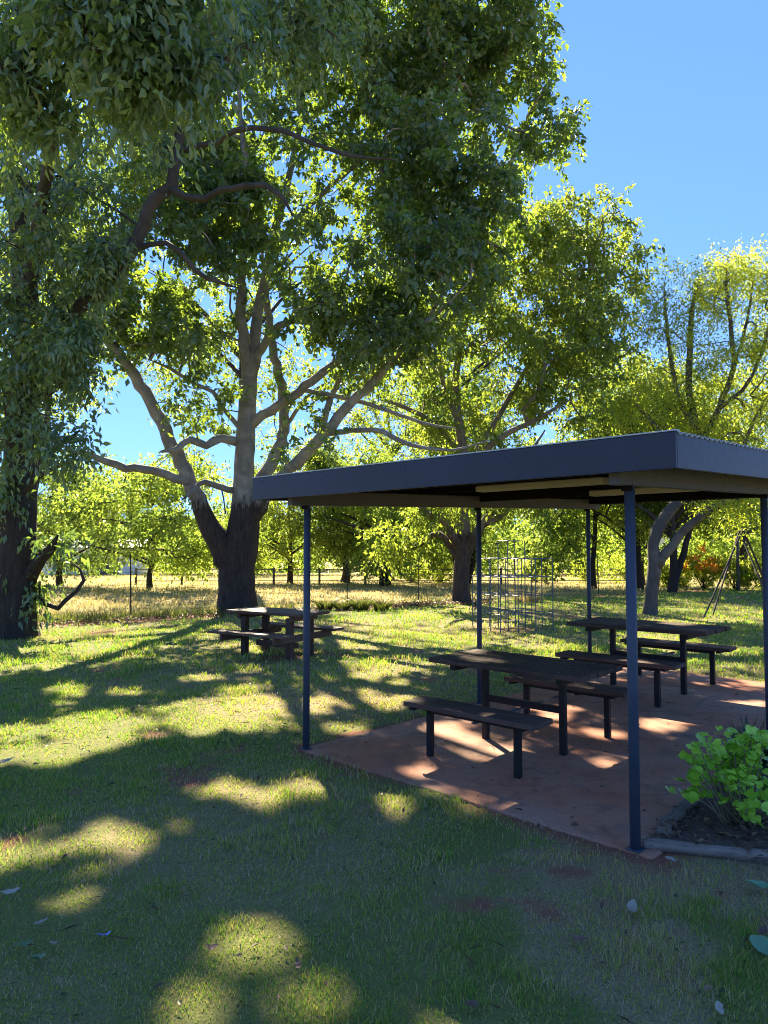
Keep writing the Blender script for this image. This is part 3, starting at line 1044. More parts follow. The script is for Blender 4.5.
# ------------------------------------------------------------------ the trees
main_limbs = [
    [(238, 616, 22, 0), (237, 595, 18.5, 0), (237, 570, 17.5, 0), (240, 548, 18, 0), (244, 525, 15.5, 0), (244, 503, 12.5, 0), (243, 490, 10.5, 0), (245, 450, 9.7, 0), (247, 410, 9, 0),
     (250, 372, 8, 0), (254, 348, 6, 0), (258, 310, 5.2, .2), (265, 280, 4.7, .3), (272, 240, 4.2, .4), (286, 190, 3.4, .5), (300, 120, 2.5, .4), (310, 40, 1.5, .2)],
    [(232, 572, 13, 0), (222, 550, 13, -.1), (211, 530, 10.5, -.2), (200, 505, 8.5, -.4), (185, 470, 7, -.6), (165, 430, 6.6, -.8), (150, 400, 6, -1), (130, 370, 5.5, -1.3), (112, 345, 5, -1.5), (96, 320, 4.2, -1.7), (84, 280, 3, -1.6), (80, 220, 2, -1.2)],
    [(250, 380, 7, 0), (244, 350, 5.6, -.2), (241, 305, 5, -.4), (243, 255, 4.3, -.6), (248, 190, 3.4, -1), (240, 110, 2.4, -1.3), (236, 30, 1.5, -1.5)],
    [(254, 370, 4.5, 0), (262, 348, 4.2, -.2), (275, 329, 3.8, -.5), (292, 321, 3.2, -.9), (315, 308, 2.6, -1.4), (345, 285, 1.8, -2)],
    [(247, 428, 6, 0), (264, 415, 4.8, -.2), (285, 401, 4.6, -.5), (305, 386, 4.4, -.8), (330, 368, 4, -1.2), (350, 353, 3.6, -1.5), (376, 345, 3.2, -1.8), (400, 332, 2.8, -2.2), (432, 318, 2.2, -2.6), (470, 280, 1.4, -3)],
    [(300, 390, 2.5, -.7), (330, 395, 2.4, -.9), (370, 405, 2.2, -1.2), (400, 415, 2, -1.4), (430, 425, 1.6, -1.6), (456, 428, 1.2, -1.7)],
    [(246, 520, 9, .1), (262, 480, 6.5, .5), (278, 450, 6, .9), (285, 422, 5.2, 1.1), (281, 385, 4.7, 1.3), (272, 345, 4.2, 1.5), (268, 310, 3.6, 1.7), (262, 250, 2.6, 2)],
    [(248, 525, 9, 0), (268, 492, 6.8, -.2), (290, 468, 6.2, -.5), (312, 447, 5.8, -.8), (332, 426, 5.4, -1.1), (352, 402, 5, -1.4), (371, 384, 4.4, -1.6), (390, 364, 3.8, -1.9), (406, 344, 3.2, -2.1), (424, 326, 2.4, -2.3), (455, 270, 1.6, -2.4)],
    [(318, 442, 4, -.9), (326, 411, 3.4, -.8), (338, 381, 2.8, -.7), (350, 352, 2.2, -.7), (362, 320, 1.6, -.7)],
    [(326, 434, 3, -1), (345, 431, 2.8, -1.4), (375, 430, 2.6, -1.9), (400, 440, 2.4, -2.2), (420, 447, 2.1, -2.4), (452, 450, 1.4, -2.6), (490, 440, 1, -2.7)],
    [(240, 442, 5, 0), (222, 439, 4.4, -.3), (206, 445, 4.2, -.7), (191, 439, 3.6, -1), (176, 449, 3, -1.3), (160, 452, 2, -1.6)],
    [(238, 490, 3.6, 0), (217, 487, 3.2, -.3), (204, 481, 3, -.6), (194, 490, 2.4, -.9), (182, 500, 1.6, -1.2)],
    [(243, 430, 3, 0), (226, 412, 2.2, -.3), (213, 392, 2.1, -.6), (196, 385, 2, -.8), (170, 369, 1.6, -1.1), (150, 360, 1, -1.4)],
    [(190, 482, 5, -.62), (175, 478, 4.8, -.7), (152, 470, 4.2, -.9), (126, 468, 4, -1.2), (105, 461, 3.6, -1.5), (82, 453, 3, -1.8), (62, 450, 2, -2)],
    [(284, 430, 2.5, 1.1), (300, 405, 2, 1.3), (318, 388, 1.6, 1.5), (340, 378, 1, 1.7)],
    [(262, 270, 3, .3), (300, 215, 2.6, -.3), (350, 170, 2.3, -.9), (410, 120, 2, -1.2), (470, 110, 1.7, -1), (515, 130, 1.3, -.8), (545, 130, .9, -.6)],
]
main_blobs = [
    (330, -6, 180, 50, -.4, 3.2, 90), (310, 60, 170, 90, -.3, 3.8, 150), (440, 40, 95, 80, -.8, 3, 110), (425, 160, 85, 90, -1, 2.8, 110),
    (415, 280, 80, 70, -1.6, 2.2, 95), (330, 300, 75, 40, -1.5, 1.8, 45), (270, 200, 120, 80, 0, 3.4, 85), (150, 230, 110, 110, -.8, 3, 85),
    (150, 90, 110, 110, .2, 3.4, 70), (545, 125, 32, 66, -.6, 1.1, 20), (505, 40, 45, 45, -.8, 1.8, 36),
    (185, 325, 70, 56, -.8, 2, 26), (195, 400, 50, 40, -.6, 1.6, 12), (110, 300, 60, 50, -1.3, 1.8, 18),
    (480, 210, 50, 60, -1.2, 1.6, 40), (380, 350, 60, 30, -1.6, 1.6, 22), (340, 385, 60, 30, .2, 1.5, 14)]
DENS = 1.2
make_tree('gum_tree', 'huge spreading tree with dark lower bark and pale upper limbs behind the timber table', 'tree', 20.18, main_limbs, main_blobs, M['bark_main'], M['leaf_main'], 100,
          per=100, spread=.42, L=(.10, .25), ratio=.56, droop=.45, extra=shade_points(8, 5, 17.4, 22.0))

DENS = 1.15
left_limbs = [
    [(13, 640, 26, 0), (14, 610, 20, 0), (17, 560, 18, 0), (19, 510, 16.5, 0), (21, 450, 15.5, 0), (24, 390, 15, 0), (28, 340, 14.5, 0), (24, 280, 12, .2), (18, 210, 9, .4), (12, 130, 7, .6), (8, 40, 4.5, .8), (4, -80, 2.5, .8)],
    [(26, 380, 11, 0), (44, 345, 7.4, -.2), (76, 312, 6.8, -.5), (106, 286, 6.6, -.7), (130, 256, 6.5, -.9), (141, 226, 6.4, -1), (157, 198, 6.2, -1.1), (171, 187, 6, -1.2), (176, 152, 5.3, -1.3), (182, 118, 5.5, -1.4), (196, 85, 5, -1.5), (224, 62, 4.8, -1.7), (245, 48, 4.6, -1.9), (270, 40, 4, -2.1), (310, 25, 2.5, -2.4)],
    [(170, 188, 4.5, -1.2), (189, 198, 3.8, -1.3), (206, 200, 3.6, -1.4), (222, 190, 3.4, -1.5), (246, 186, 3.2, -1.6), (266, 185, 3, -1.7), (284, 198, 2.6, -1.7), (293, 216, 1.8, -1.8)],
    [(177, 150, 4, -1.3), (200, 146, 3, -1.5), (216, 142, 3, -1.6), (236, 130, 2.9, -1.8), (252, 127, 2.8, -1.9), (281, 131, 2.6, -2), (312, 143, 2.4, -2.2), (350, 155, 2, -2.3), (396, 160, 1.4, -2.4)],
    [(128, 254, 4, -.9), (150, 244, 3, -1), (166, 243, 2.8, -1), (181, 252, 2.8, -1.1), (196, 271, 2.6, -1.1), (216, 281, 2.2, -1.2), (238, 288, 1.4, -1.3)],
    [(24, 300, 8, 0), (35, 240, 7, -.8), (46, 180, 6, -2), (56, 120, 5, -3.4), (70, 60, 4.5, -5), (95, 10, 4, -6.2), (130, -10, 3, -6.8)],
    [(40, 60, 3.4, -5), (20, 70, 3.2, -5.4), (0, 66, 3, -5.8), (-30, 60, 2.5, -6)],
    [(60, 100, 3.4, -4), (40, 66, 3.2, -4.6), (62, 72, 3, -5), (76, 84, 1.6, -5.2)],
    [(28, 580, 8, 0), (40, 560, 6, -.3), (50, 548, 4.5, -.5), (58, 535, 2, -.6)],
    [(29, 566, 3, .3), (31, 580, 2.6, .2), (36, 595, 2.4, .1), (46, 604, 2.3, 0), (58, 609, 2.4, -.1), (66, 601, 2.2, -.1), (76, 591, 2, 0), (84, 580, 1.8, 0), (80, 570, 1.3, .1), (70, 560, .9, .2)],
    [(20, 450, 6, 0), (40, 450, 3, -.6), (60, 445, 2.5, -1.1), (80, 430, 1.8, -1.4)],
    [(22, 410, 6, 0), (50, 392, 3, -.7), (80, 375, 2.4, -1.2), (95, 372, 1.4, -1.5)],
    [(18, 500, 5, 0), (34, 482, 3, -.4), (50, 470, 2.2, -.7), (72, 462, 1.4, -.9)],
]
left_blobs = [
    (10, 150, 110, 130, .2, 2.4, 50), (60, 0, 180, 50, -.5, 2.2, 46), (60, 230, 80, 90, -.4, 2, 36), (105, 262, 40, 30, -1.2, .7, 9), (150, 120, 40, 30, -1.6, .7, 8), (20, 330, 55, 70, -.6, 1.6, 36), (70, 350, 32, 34, -1.2, .8, 20),
    (150, 20, 110, 45, -6.3, 1.1, 40), (150, 72, 60, 26, -6.3, .7, 18), (70, 30, 100, 60, -5.4, 1.1, 34), (20, 90, 60, 60, -5, 1.0, 16), (10, 430, 26, 60, -.6, 1, 12), (56, 440, 34, 26, -1.1, .7, 7), (2, 500, 14, 40, -.5, .6, 4),
    (95, 385, 16, 30, -1.4, .4, 8), (60, 545, 14, 14, -.5, .4, 2), (34, 590, 6, 10, -.1, .3, 2), (300, 20, 80, 40, -2.2, 1.2, 26)]
make_tree('gum_tree', 'leaning gum tree with drooping blue green leaves at the left edge', 'tree', 14.4, left_limbs, left_blobs, M['bark_left'], M['leaf_left'], 200,
          per=110, spread=.42, L=(.10, .21), ratio=.40, droop=.75, sprays=8)

DENS = 1.4
mid_limbs = [
    [(462, 606, 11, 0), (461, 590, 8.6, 0), (462, 565, 8, 0), (464, 545, 8, 0), (463, 522, 7, 0), (463, 500, 6.4, 0), (465, 470, 5.6, 0), (460, 430, 4.8, .1), (455, 390, 4, .2), (462, 340, 3, .2), (480, 280, 2, .2)],
    [(463, 556, 5.5, 0), (455, 541, 4.6, -.2), (447, 524, 4.2, -.5), (431, 515, 3.8, -.9), (420, 505, 3.2, -1.2), (404, 495, 2.4, -1.6), (385, 470, 1.6, -2)],
    [(461, 560, 4.5, 0), (450, 545, 3.6, .2), (440, 534, 3.2, .4), (426, 540, 3, .7), (412, 550, 2.2, 1), (395, 552, 1.4, 1.3)],
    [(465, 556, 6, 0), (470, 543, 5, -.2), (479, 529, 4.4, -.4), (490, 514, 3.8, -.6), (500, 500, 3, -.8), (520, 470, 2.4, -1.1), (545, 430, 1.6, -1.4)],
    [(484, 524, 3.4, -.5), (498, 518, 3, -.6), (514, 505, 2.4, -.8), (540, 490, 2, -1), (575, 470, 1.2, -1.2)],
    [(465, 480, 4, 0), (480, 455, 3.4, -.3), (505, 435, 3, -.7), (535, 420, 2.4, -1), (570, 400, 1.6, -1.3)],
    [(464, 470, 4, 0), (490, 430, 3, .4), (520, 380, 2.4, .8), (555, 320, 2, 1.2), (590, 270, 1.4, 1.4)],
    [(460, 450, 3.6, 0), (440, 430, 3, -.3), (420, 415, 2.6, -.6), (400, 405, 2, -1), (380, 400, 1.2, -1.4)],
    [(458, 420, 3, .1), (445, 390, 2.4, .3), (440, 350, 2, .4), (445, 300, 1.4, .5)],
]
mid_blobs = [
    (540, 300, 80, 70, .4, 3, 72), (560, 235, 70, 34, .8, 2.4, 40), (605, 265, 44, 48, .8, 1.8, 34), (520, 240, 50, 45, .6, 2.2, 34), (500, 370, 80, 55, -.4, 2.8, 60), (570, 380, 60, 55, 0, 2.4, 40),
    (440, 420, 60, 40, -.4, 2.2, 26), (430, 350, 60, 60, .3, 2.2, 44), (590, 330, 40, 40, .4, 1.6, 30), (470, 300, 50, 60, .3, 2.2, 44), (430, 505, 40, 26, -.8, 1.4, 16), (520, 500, 40, 24, -.4, 1.4, 16), (390, 540, 26, 20, .8, 1.2, 10)]
make_tree('gum_tree', 'cream barked tree with dark base standing behind the climbing frame', 'tree', 23.02, mid_limbs, mid_blobs, M['bark_mid'], M['leaf_mid'], 300,
          per=80, spread=.42, L=(.11, .22), ratio=.46, droop=.6)

DENS = 1.25
right_limbs = [
    [(650, 617, 7.6, 0), (651, 600, 6.4, 0), (653, 580, 6.4, 0), (655, 562, 6.6, 0), (653, 545, 5.6, 0), (657, 530, 6.2, .1), (667, 514, 5.8, .2), (682, 495, 5.2, .3), (694, 462, 4.4, .4), (697, 431, 3.8, .5), (689, 392, 3.4, .6), (690, 350, 3, .6), (692, 310, 2.4, .6), (700, 275, 1.4, .6)],
    [(656, 566, 6.5, 0), (663, 556, 5, -.1), (673, 543, 4.4, -.2), (690, 525, 4.2, -.4), (712, 509, 3.9, -.6), (745, 497, 3.4, -.9), (785, 470, 2.8, -1.2), (810, 420, 2, -1.4)],
    [(697, 431, 3, .5), (680, 400, 2.6, .4), (671, 360, 2.2, .3), (666, 315, 1.7, .3), (664, 285, 1, .3)],
    [(695, 450, 3.4, .4), (715, 415, 3, .2), (733, 370, 2.7, 0), (731, 330, 2.3, -.1), (726, 285, 1.6, -.1), (728, 258, .9, -.1)],
    [(720, 408, 2.4, .1), (742, 390, 2, -.2), (758, 362, 1.7, -.4), (770, 320, 1.3, -.5), (775, 280, .8, -.5)],
    [(733, 370, 2, 0), (745, 330, 1.6, .2), (752, 290, 1.2, .3), (756, 262, .7, .3)],
    [(694, 455, 2.8, .4), (670, 440, 2.2, .8), (650, 420, 1.7, 1.1), (632, 400, 1, 1.3)],
    [(748, 496, 2.6, -.9), (742, 460, 2.2, -.7), (752, 425, 1.8, -.6), (768, 395, 1.2, -.6)],
]
right_blobs = [
    (690, 300, 42, 36, .6, 1.8, 22), (735, 275, 38, 34, 0, 1.6, 26), (660, 320, 24, 34, .3, 1.2, 12), (765, 300, 36, 44, -.3, 1.8, 24), (700, 370, 60, 50, .4, 2.4, 30),
    (760, 380, 50, 50, -.4, 2, 30), (650, 410, 36, 34, 1, 1.6, 20), (740, 440, 60, 24, -.4, 2, 20), (800, 360, 50, 90, -.8, 2.2, 40), (735, 505, 50, 14, -.8, 1.4, 16), (690, 425, 50, 24, .6, 2, 16)]
make_tree('feathery_tree', 'thin limbed tree with sparse feathery yellow green foliage at the right of the shelter', 'tree', 19.0, right_limbs, right_blobs, M['bark_right'], M['leaf_right'], 400,
          per=130, spread=.46, L=(.06, .11), ratio=.42, droop=.3, sprays=9, twig_tip=.008)

DENS = 1.0
# ---- trees further back, each grown from a trunk and a crown of its own
def back_tree(label, px, Y, H, Wc, crown_lo, seed, leaf, bark, name='paddock_tree', trunk_r=.22, lean=0, n=90, per=70, twin=False, Lf=(.13, .22), group='trees beyond the paddock', tshift=0):
    kpx = F_PX / Y
    trunk_r *= .75
    crown_lo *= .72
    base = at(px, 0, Y); base.z = gz(Y)
    def pyz(z): # image row of height z at depth Y
        r = (z - CAM_H) / Y
        b = (r * CP - SP) / (CP + r * SP)
        return 512 - b * F_PX
    rs_ = random.Random(seed)
    g = base.z
    pts = []
    for t, rr in ((0, 1.25), (.1, 1), (.22, .85), (.36, .62), (.5, .4), (.64, .15)):
        pts.append((px + lean * kpx * t + rs_.uniform(-1, 1) * .12 * kpx * (t > 0), pyz(g + t * H), trunk_r * rr * kpx, rs_.uniform(-.15, .15)))
    limbs = [pts]
    for k in range(6):
        t0 = rs_.uniform(.15, .42) if H < 12 else rs_.uniform(.48, .62)
        s = 1 if k % 2 else -1
        reach = rs_.uniform(.5, .9) * Wc / 2
        z0 = g + t0 * H
        q0 = (px + lean * kpx * t0, pyz(z0), trunk_r * .5 * kpx, 0)
        q1 = (px + s * reach * .5 * kpx, pyz(z0 + .12 * H), trunk_r * .32 * kpx, rs_.uniform(-.6, .6))
        q2 = (px + s * reach * kpx, pyz(z0 + .2 * H), trunk_r * .14 * kpx, rs_.uniform(-1.2, 1.2))
        limbs.append([q0, q1, q2])
    if twin:
        limbs.append([(px + 2, pyz(g + .03 * H), trunk_r * .9 * kpx, .1), (px + .5 * kpx, pyz(g + .2 * H), trunk_r * .75 * kpx, .2), (px + 1.1 * kpx, pyz(g + .42 * H), trunk_r * .5 * kpx, .3), (px + 1.6 * kpx, pyz(g + .6 * H), trunk_r * .3 * kpx, .3)])
    blobs = []
    lo, hi = g + crown_lo, g + H
    for k in range(9):
        a = rs_.uniform(-1, 1)
        z = lo + (hi - lo) * (k + .5) / 9
        wid = Wc * .5 * (1 - .55 * abs((z - lo) / (hi - lo) - .4))
        blobs.append((px + lean * kpx * .5 + a * wid * .62 * kpx, pyz(z), wid * .6 * kpx, (hi - lo) * .22 * kpx, rs_.uniform(-.3, .3) * Wc, wid * .55, n // 7))
    return make_tree(name, label, 'tree', Y, limbs, blobs, bark, leaf, seed, group, per=per, spread=.55, L=Lf, ratio=.5, droop=.4, holes=H > 12, tshift=tshift)

FAR, FDK = M['leaf_far'], M['leaf_far_dark']
BT = [
    ('bright leafy tree with a stout dark trunk standing in the paddock between the shelter posts', 385, 35.5, 6.2, 7.0, 1.7, FAR, .34, 0, False),
    ('dark green tree behind the rail fence left of the bright paddock tree', 345, 41, 7.5, 7.0, 1.6, FDK, .3, 0, False),
    ('low hanging bright tree seen between the left gum and the big forked trunk', 150, 33, 6.0, 10.0, 1.4, FAR, .16, .4, False),
    ('tall yellow green tree behind the left gum trunk', 60, 36, 6.4, 8.0, 1.0, FDK, .2, 0, False),
    ('bright tree at the paddock edge just right of the big forked trunk', 290, 40, 7.2, 7.5, 1.5, M['leaf_mid'], .2, 0, False),
    ('two stemmed dark trunk tree on the lawn edge left of the orange flowering shrub', 672, 29.5, 8.8, 6.5, 4.6, M['leaf_mid'], .22, .3, True),
    ('dark straight trunk tree half hidden behind the front shelter post', 640, 32, 9.0, 6.5, 3.8, M['leaf_mid'], .2, -.3, False),
    ('pale thin trunk tree beyond the back right shelter post', 594, 33, 10.5, 6.5, 2.2, FAR, .16, .2, False),
    ('broad yellow green tree crown filling behind the climbing frame', 466, 38, 11.0, 9.0, 1.8, FAR, .24, 3.0, False),
    ('rounded golden green tree rising above the roof beside the feathery tree', 640, 37, 11.4, 8.5, 2.0, M['leaf_far'], .3, 0, False),
    ('wide golden green tree behind the feathery tree above the right fascia', 745, 35, 9.6, 10.0, 4.6, M['leaf_far_dark'], .28, 0, False),
    ('tall yellow green tree behind the cream barked tree', 457, 42, 12.0, 8.5, 1.8, FDK, .26, 0, False),
    ('wide crowned tree rising high behind the stout paddock tree', 390, 46, 14.5, 10.0, 2.6, M['leaf_mid'], .32, 0, False),
    ('tall backlit tree seen through the top left foliage', 22, 34, 19.0, 10.0, 11.5, FAR, .32, 2.5, False),
    ('tall backlit tree showing yellow between the upper limbs of the big tree', 242, 33, 20.0, 11.0, 11.5, FAR, .30, 0, False),
    ('tall backlit tree behind the dense right side of the big crown', 461, 36, 18.0, 10.0, 7.0, FAR, .28, -2.5, False),
]
for i, (lb, px, Y, H, Wc, lo, lf, tr, lean, twin) in enumerate(BT):
    big = H > 12
    back_tree(lb, px, Y, H, Wc, lo, 500 + i * 7, lf, M['bark_dark'], trunk_r=tr, lean=lean, twin=twin, n=150 if big else 190, per=75, tshift=.1)

# far wood: one mass of foliage, too far to count
rs = np.random.default_rng(77)
C = []
for k in range(150):
    X = rs.uniform(-62, 62); Y = rs.uniform(58, 95)
    H = rs.uniform(3.5, 8) * (1.0 + .25 * (X > 10))
    m = 22
    d = unit(rs.normal(size=(m, 3))) * (rs.random((m, 1)) ** .4) * [2.6, 2.0, H * .5]
    C.append(d + [X, Y, gz(60) + H * .5])
C = np.concatenate(C)
fw = foliage('far_woods', C, FAR, None, 78, per=36, spread=1.1, L=(.3, .5), ratio=.6, droop=.3, holes=False)
tag(fw, 'far hazy belt of bush beyond the paddock', 'woods', kind='stuff')

# shrubs along the right hand boundary
def shrub(label, px, Y, wdt, hgt, seed, leaf, flower=False, name='shrub', group='shrubs along the far boundary', n=36):
    rs = np.random.default_rng(seed)
    b = at(px, 0, Y); b.z = gz(Y)
    root = empty(name, b)
    tag(root, label, 'shrub', group)
    d = unit(rs.normal(size=(n, 3))) * (rs.random((n, 1)) ** .45) * [wdt / 2, wdt / 2, hgt / 2]
    C = d + [0, 0, hgt * .52]
    C[:, 2] = np.maximum(C[:, 2], .1)
    mb = MB()
    for k in range(9):
        c = C[rs.integers(n)]
        mb.tube([(rs.normal() * .06, rs.normal() * .06, -.05), Vector(c) * .5 + Vector((0, 0, .1)), Vector(c)], [.03, .02, .008], 5)
    mb.build('stems', M['bark_dark'], root, smooth_shade=True)
    foliage('foliage', C, leaf, root, seed + 1, per=75, spread=.30, L=(.09, .16), ratio=.5, droop=.2, holes=False)
    if flower:
        top = C[C[:, 2] > hgt * .5]
        foliage('blossom', top[:10] * [1.1, 1, 1] + [-.1, -.45, .08], M['petal'], root, seed + 2, per=60, spread=.2, L=(.08, .13), ratio=.8, droop=.1, holes=False)
    return root
SH = M['leaf_shrub']
shrub('shrub covered in orange flowers by the far boundary right of the twin trunks', 690, 32, 2.0, 1.9, 900, SH, True, 'flowering_shrub')
for k, (lb, px, Y, wd_, h_) in enumerate([
        ('low bright shrub to the right of the orange flowering shrub', 722, 31.5, 2.2, 1.5),
        ('rounded shrub behind the legs of the swing frame', 752, 31, 2.4, 1.7),
        ('shrub at the far right edge of the lawn', 790, 30, 2.6, 1.8),
        ('small shrub beneath the two stemmed dark tree', 662, 33, 1.8, 1.3),
        ('bushy shrub behind the rail fence right of the back shelter post', 618, 40.5, 2.6, 1.6),
        ('shrub behind the rail fence under the pale thin trunk', 580, 41, 2.4, 1.5),
        ('shrub behind the rail fence seen through the climbing frame', 530, 41.5, 2.4, 1.5),
        ('shrub behind the rail fence left of the cream barked trunk', 440, 41, 2.8, 1.4),
        ('shrub behind the rail fence beside the paddock tree trunk', 412, 42, 2.2, 1.3)]):
    shrub(lb, px, Y, wd_, h_, 910 + k * 5, SH)

# grass tufts along the wire fence
def tuft(label, px, py, wdt, hgt, seed, n=300, mat='weed'):
    rs = np.random.default_rng(seed)
    g = ground(px, py)
    a = rs.random(n) * 2 * math.pi
    r = rs.random(n) ** .6 * wdt * .35
    x, y = np.cos(a) * r, np.sin(a) * r
    o = blades('weed_tuft', x, y, np.full(n, -.02), hgt * (.5 + .6 * rs.random(n)), np.full(n, .022), np.clip(.2 + rs.random(n) * .8, 0, 1), M[mat], seed, 1.5)
    o.location = g
    tag(o, label, 'weed', 'weed tufts along the wire fence')
    return o
tuft('short dark weed tuft at the fence line, leftmost of the row of four', 325, 610, .45, .42, 31)
tuft('small dark weed tuft at the foot of the picket, second of the row of four', 342, 610, .42, .36, 32)
tuft('tallest dark weed tuft in the row along the fence', 361, 610, .52, .48, 33)
tuft('wide low weed tuft, rightmost of the row of four', 381, 610, .52, .40, 34)
tuft('bushy weed tuft standing behind the climbing frame', 527, 602, 1.0, .7, 35, 240, 'straw')

# undergrowth and litter along the fence, and litter strewn over the lawn
n = 6000
x = rs.uniform(-12, 3, n); y = FENCE(x) + rs.normal(size=n) * .45 - .15
ok = (smooth(.42, .62, fbm(x, y, 1.3, 3)) > rs.random(n)) & ~((x > -2.6) & (x < .5))
x, y = x[ok], y[ok]
ug = blades('fence_weeds', x, y, np.full(len(x), -.01), .10 + .22 * rs.random(len(x)), np.full(len(x), .022), np.clip(rs.random(len(x)), 0, 1), M['weed'], 40, 1.0)
tag(ug, 'low dark weeds growing along the foot of the wire fence', 'weeds', kind='stuff')

def litter(name, x, y, z, mat, L, label, seed, ratio=.45):
    rs = np.random.default_rng(seed)
    n = len(x)
    a = rs.random(n) * 2 * math.pi
    D = unit(np.stack([np.cos(a), np.sin(a), rs.normal(size=n) * .25], 1))
    N = unit(rs.normal(size=(n, 3)) * .35 + [0, 0, 1])
    LL = rs.uniform(L[0], L[1], n)
    o = leaf_mesh(name, np.stack([x, y, z], 1), D, N, LL, LL * ratio, rs.random(n), mat)
    return tag(o, label, 'leaf litter', kind='stuff')
n = 5200
d = np.sqrt(rs.random(n) * (18 ** 2 - 2.4 ** 2) + 2.4 ** 2); x = (rs.random(n) * 2 - 1) * .6 * d; y = d
ok = (dist_rect(x, y, *SLAB) > .02) & (fbm(x, y, 1.2, 3) + .25 * rs.random(n) > .55)
x, y = x[ok], y[ok]
litter('leaf_litter', x, y, bumpz(x, y) + .02 + .02 * rs.random(len(x)), M['dead_leaf'], (.022, .06), 'dry brown leaf litter scattered through the lawn', 50, .38)
n = 5000
d = np.sqrt(rs.random(n) * (11 ** 2 - 2.4 ** 2) + 2.4 ** 2); x = (rs.random(n) * 2 - 1) * .6 * d; y = d
ok = (dist_rect(x, y, *SLAB) > .02) & ~in_poly(x, y, BED) & (fbm(x + 60, y + 20, .8, 3) > .55)
x, y = x[ok], y[ok]
o = litter('lawn_weeds', x, y, bumpz(x, y) + .015 + .02 * rs.random(len(x)), M['weed'], (.014, .034), 'small broad leaved weeds growing low among the lawn grass', 54, .6)
o['category'] = 'weeds'
n = 500
d = np.sqrt(rs.random(n) * (12 ** 2 - 2.4 ** 2) + 2.4 ** 2); x = (rs.random(n) * 2 - 1) * .6 * d; y = d
ok = (dist_rect(x, y, *SLAB) > .02) & (fbm(x - 60, y + 20, 1.5, 3) > .47)
x, y = x[ok], y[ok]
litter('twig_litter', x, y, bumpz(x, y) + .025, M['dead_leaf'], (.05, .17), 'thin dry twigs lying in the grass', 55, .028)
n = 2600
x = rs.uniform(-9, 3.6, n); y = FENCE(x) - .7 + rs.normal(size=n) * .5
x2 = rs.normal(size=700) * .8 + 2.2; y2 = rs.normal(size=700) * .3 + 22.6
x = np.concatenate([x, x2]); y = np.concatenate([y, y2])
litter('fence_litter', x, y, .02 + .05 * rs.random(len(x)), M['dead_leaf'], (.06, .13), 'brown leaf and bark litter heaped along the fence line', 51, .5)
n = 90
u = rs.uniform(.1, SW, n); v = rs.uniform(0, 5.5, n)
P = [uvp(a_, b_) for a_, b_ in zip(u, v)]
litter('slab_litter', np.array([p.x for p in P]), np.array([p.y for p in P]), np.full(n, SZ + .006), M['dead_leaf'], (.03, .07), 'few dry leaves scattered on the concrete', 52, .35)

# ------------------------------------------------------------------ garden bed plants, logs, mulch
n = 4200
x = rs.uniform(1.5, 5, n); y = rs.uniform(3.7, 6.6, n)
ok = in_poly(x, y, BED)
x, y = x[ok], y[ok]
litter('bark_mulch', x, y, .045 + .035 * rs.random(len(x)), M['dead_leaf'], (.03, .075), 'dark bark mulch covering the garden bed', 53, .45)

def log(label, a, b, r, seed):
    a, b = Vector(a), Vector(b)
    L = (b - a).length
    rs_ = random.Random(seed)
    mb = MB()
    pts = [Vector((L * t, rs_.uniform(-.02, .02), rs_.uniform(-.006, .006))) for t in (0, .02, .15, .3, .45, .6, .75, .9, .98, 1)]
    mb.tube(pts, [r * .7, r, r * 1.02, r * .96, r * 1.05, r, r * .97, r * 1.04, r, r * .75], 12, True, .09, seed)
    o = mb.build('garden_log', M['log'], smooth_shade=True)
    o.location = (a.x, a.y, r * .72)
    o.rotation_euler = (0, 0, math.atan2(b.y - a.y, b.x - a.x))
    tag(o, label, 'log', 'log edging of the garden bed')
log('weathered grey log edging the front of the garden bed beside the front post', ground(643, 848), Vector((3.9, 3.68, 0)), .038, 1)
log('short pale log edging the bed along the concrete slab', ground(660, 838), ground(699, 799), .045, 2)

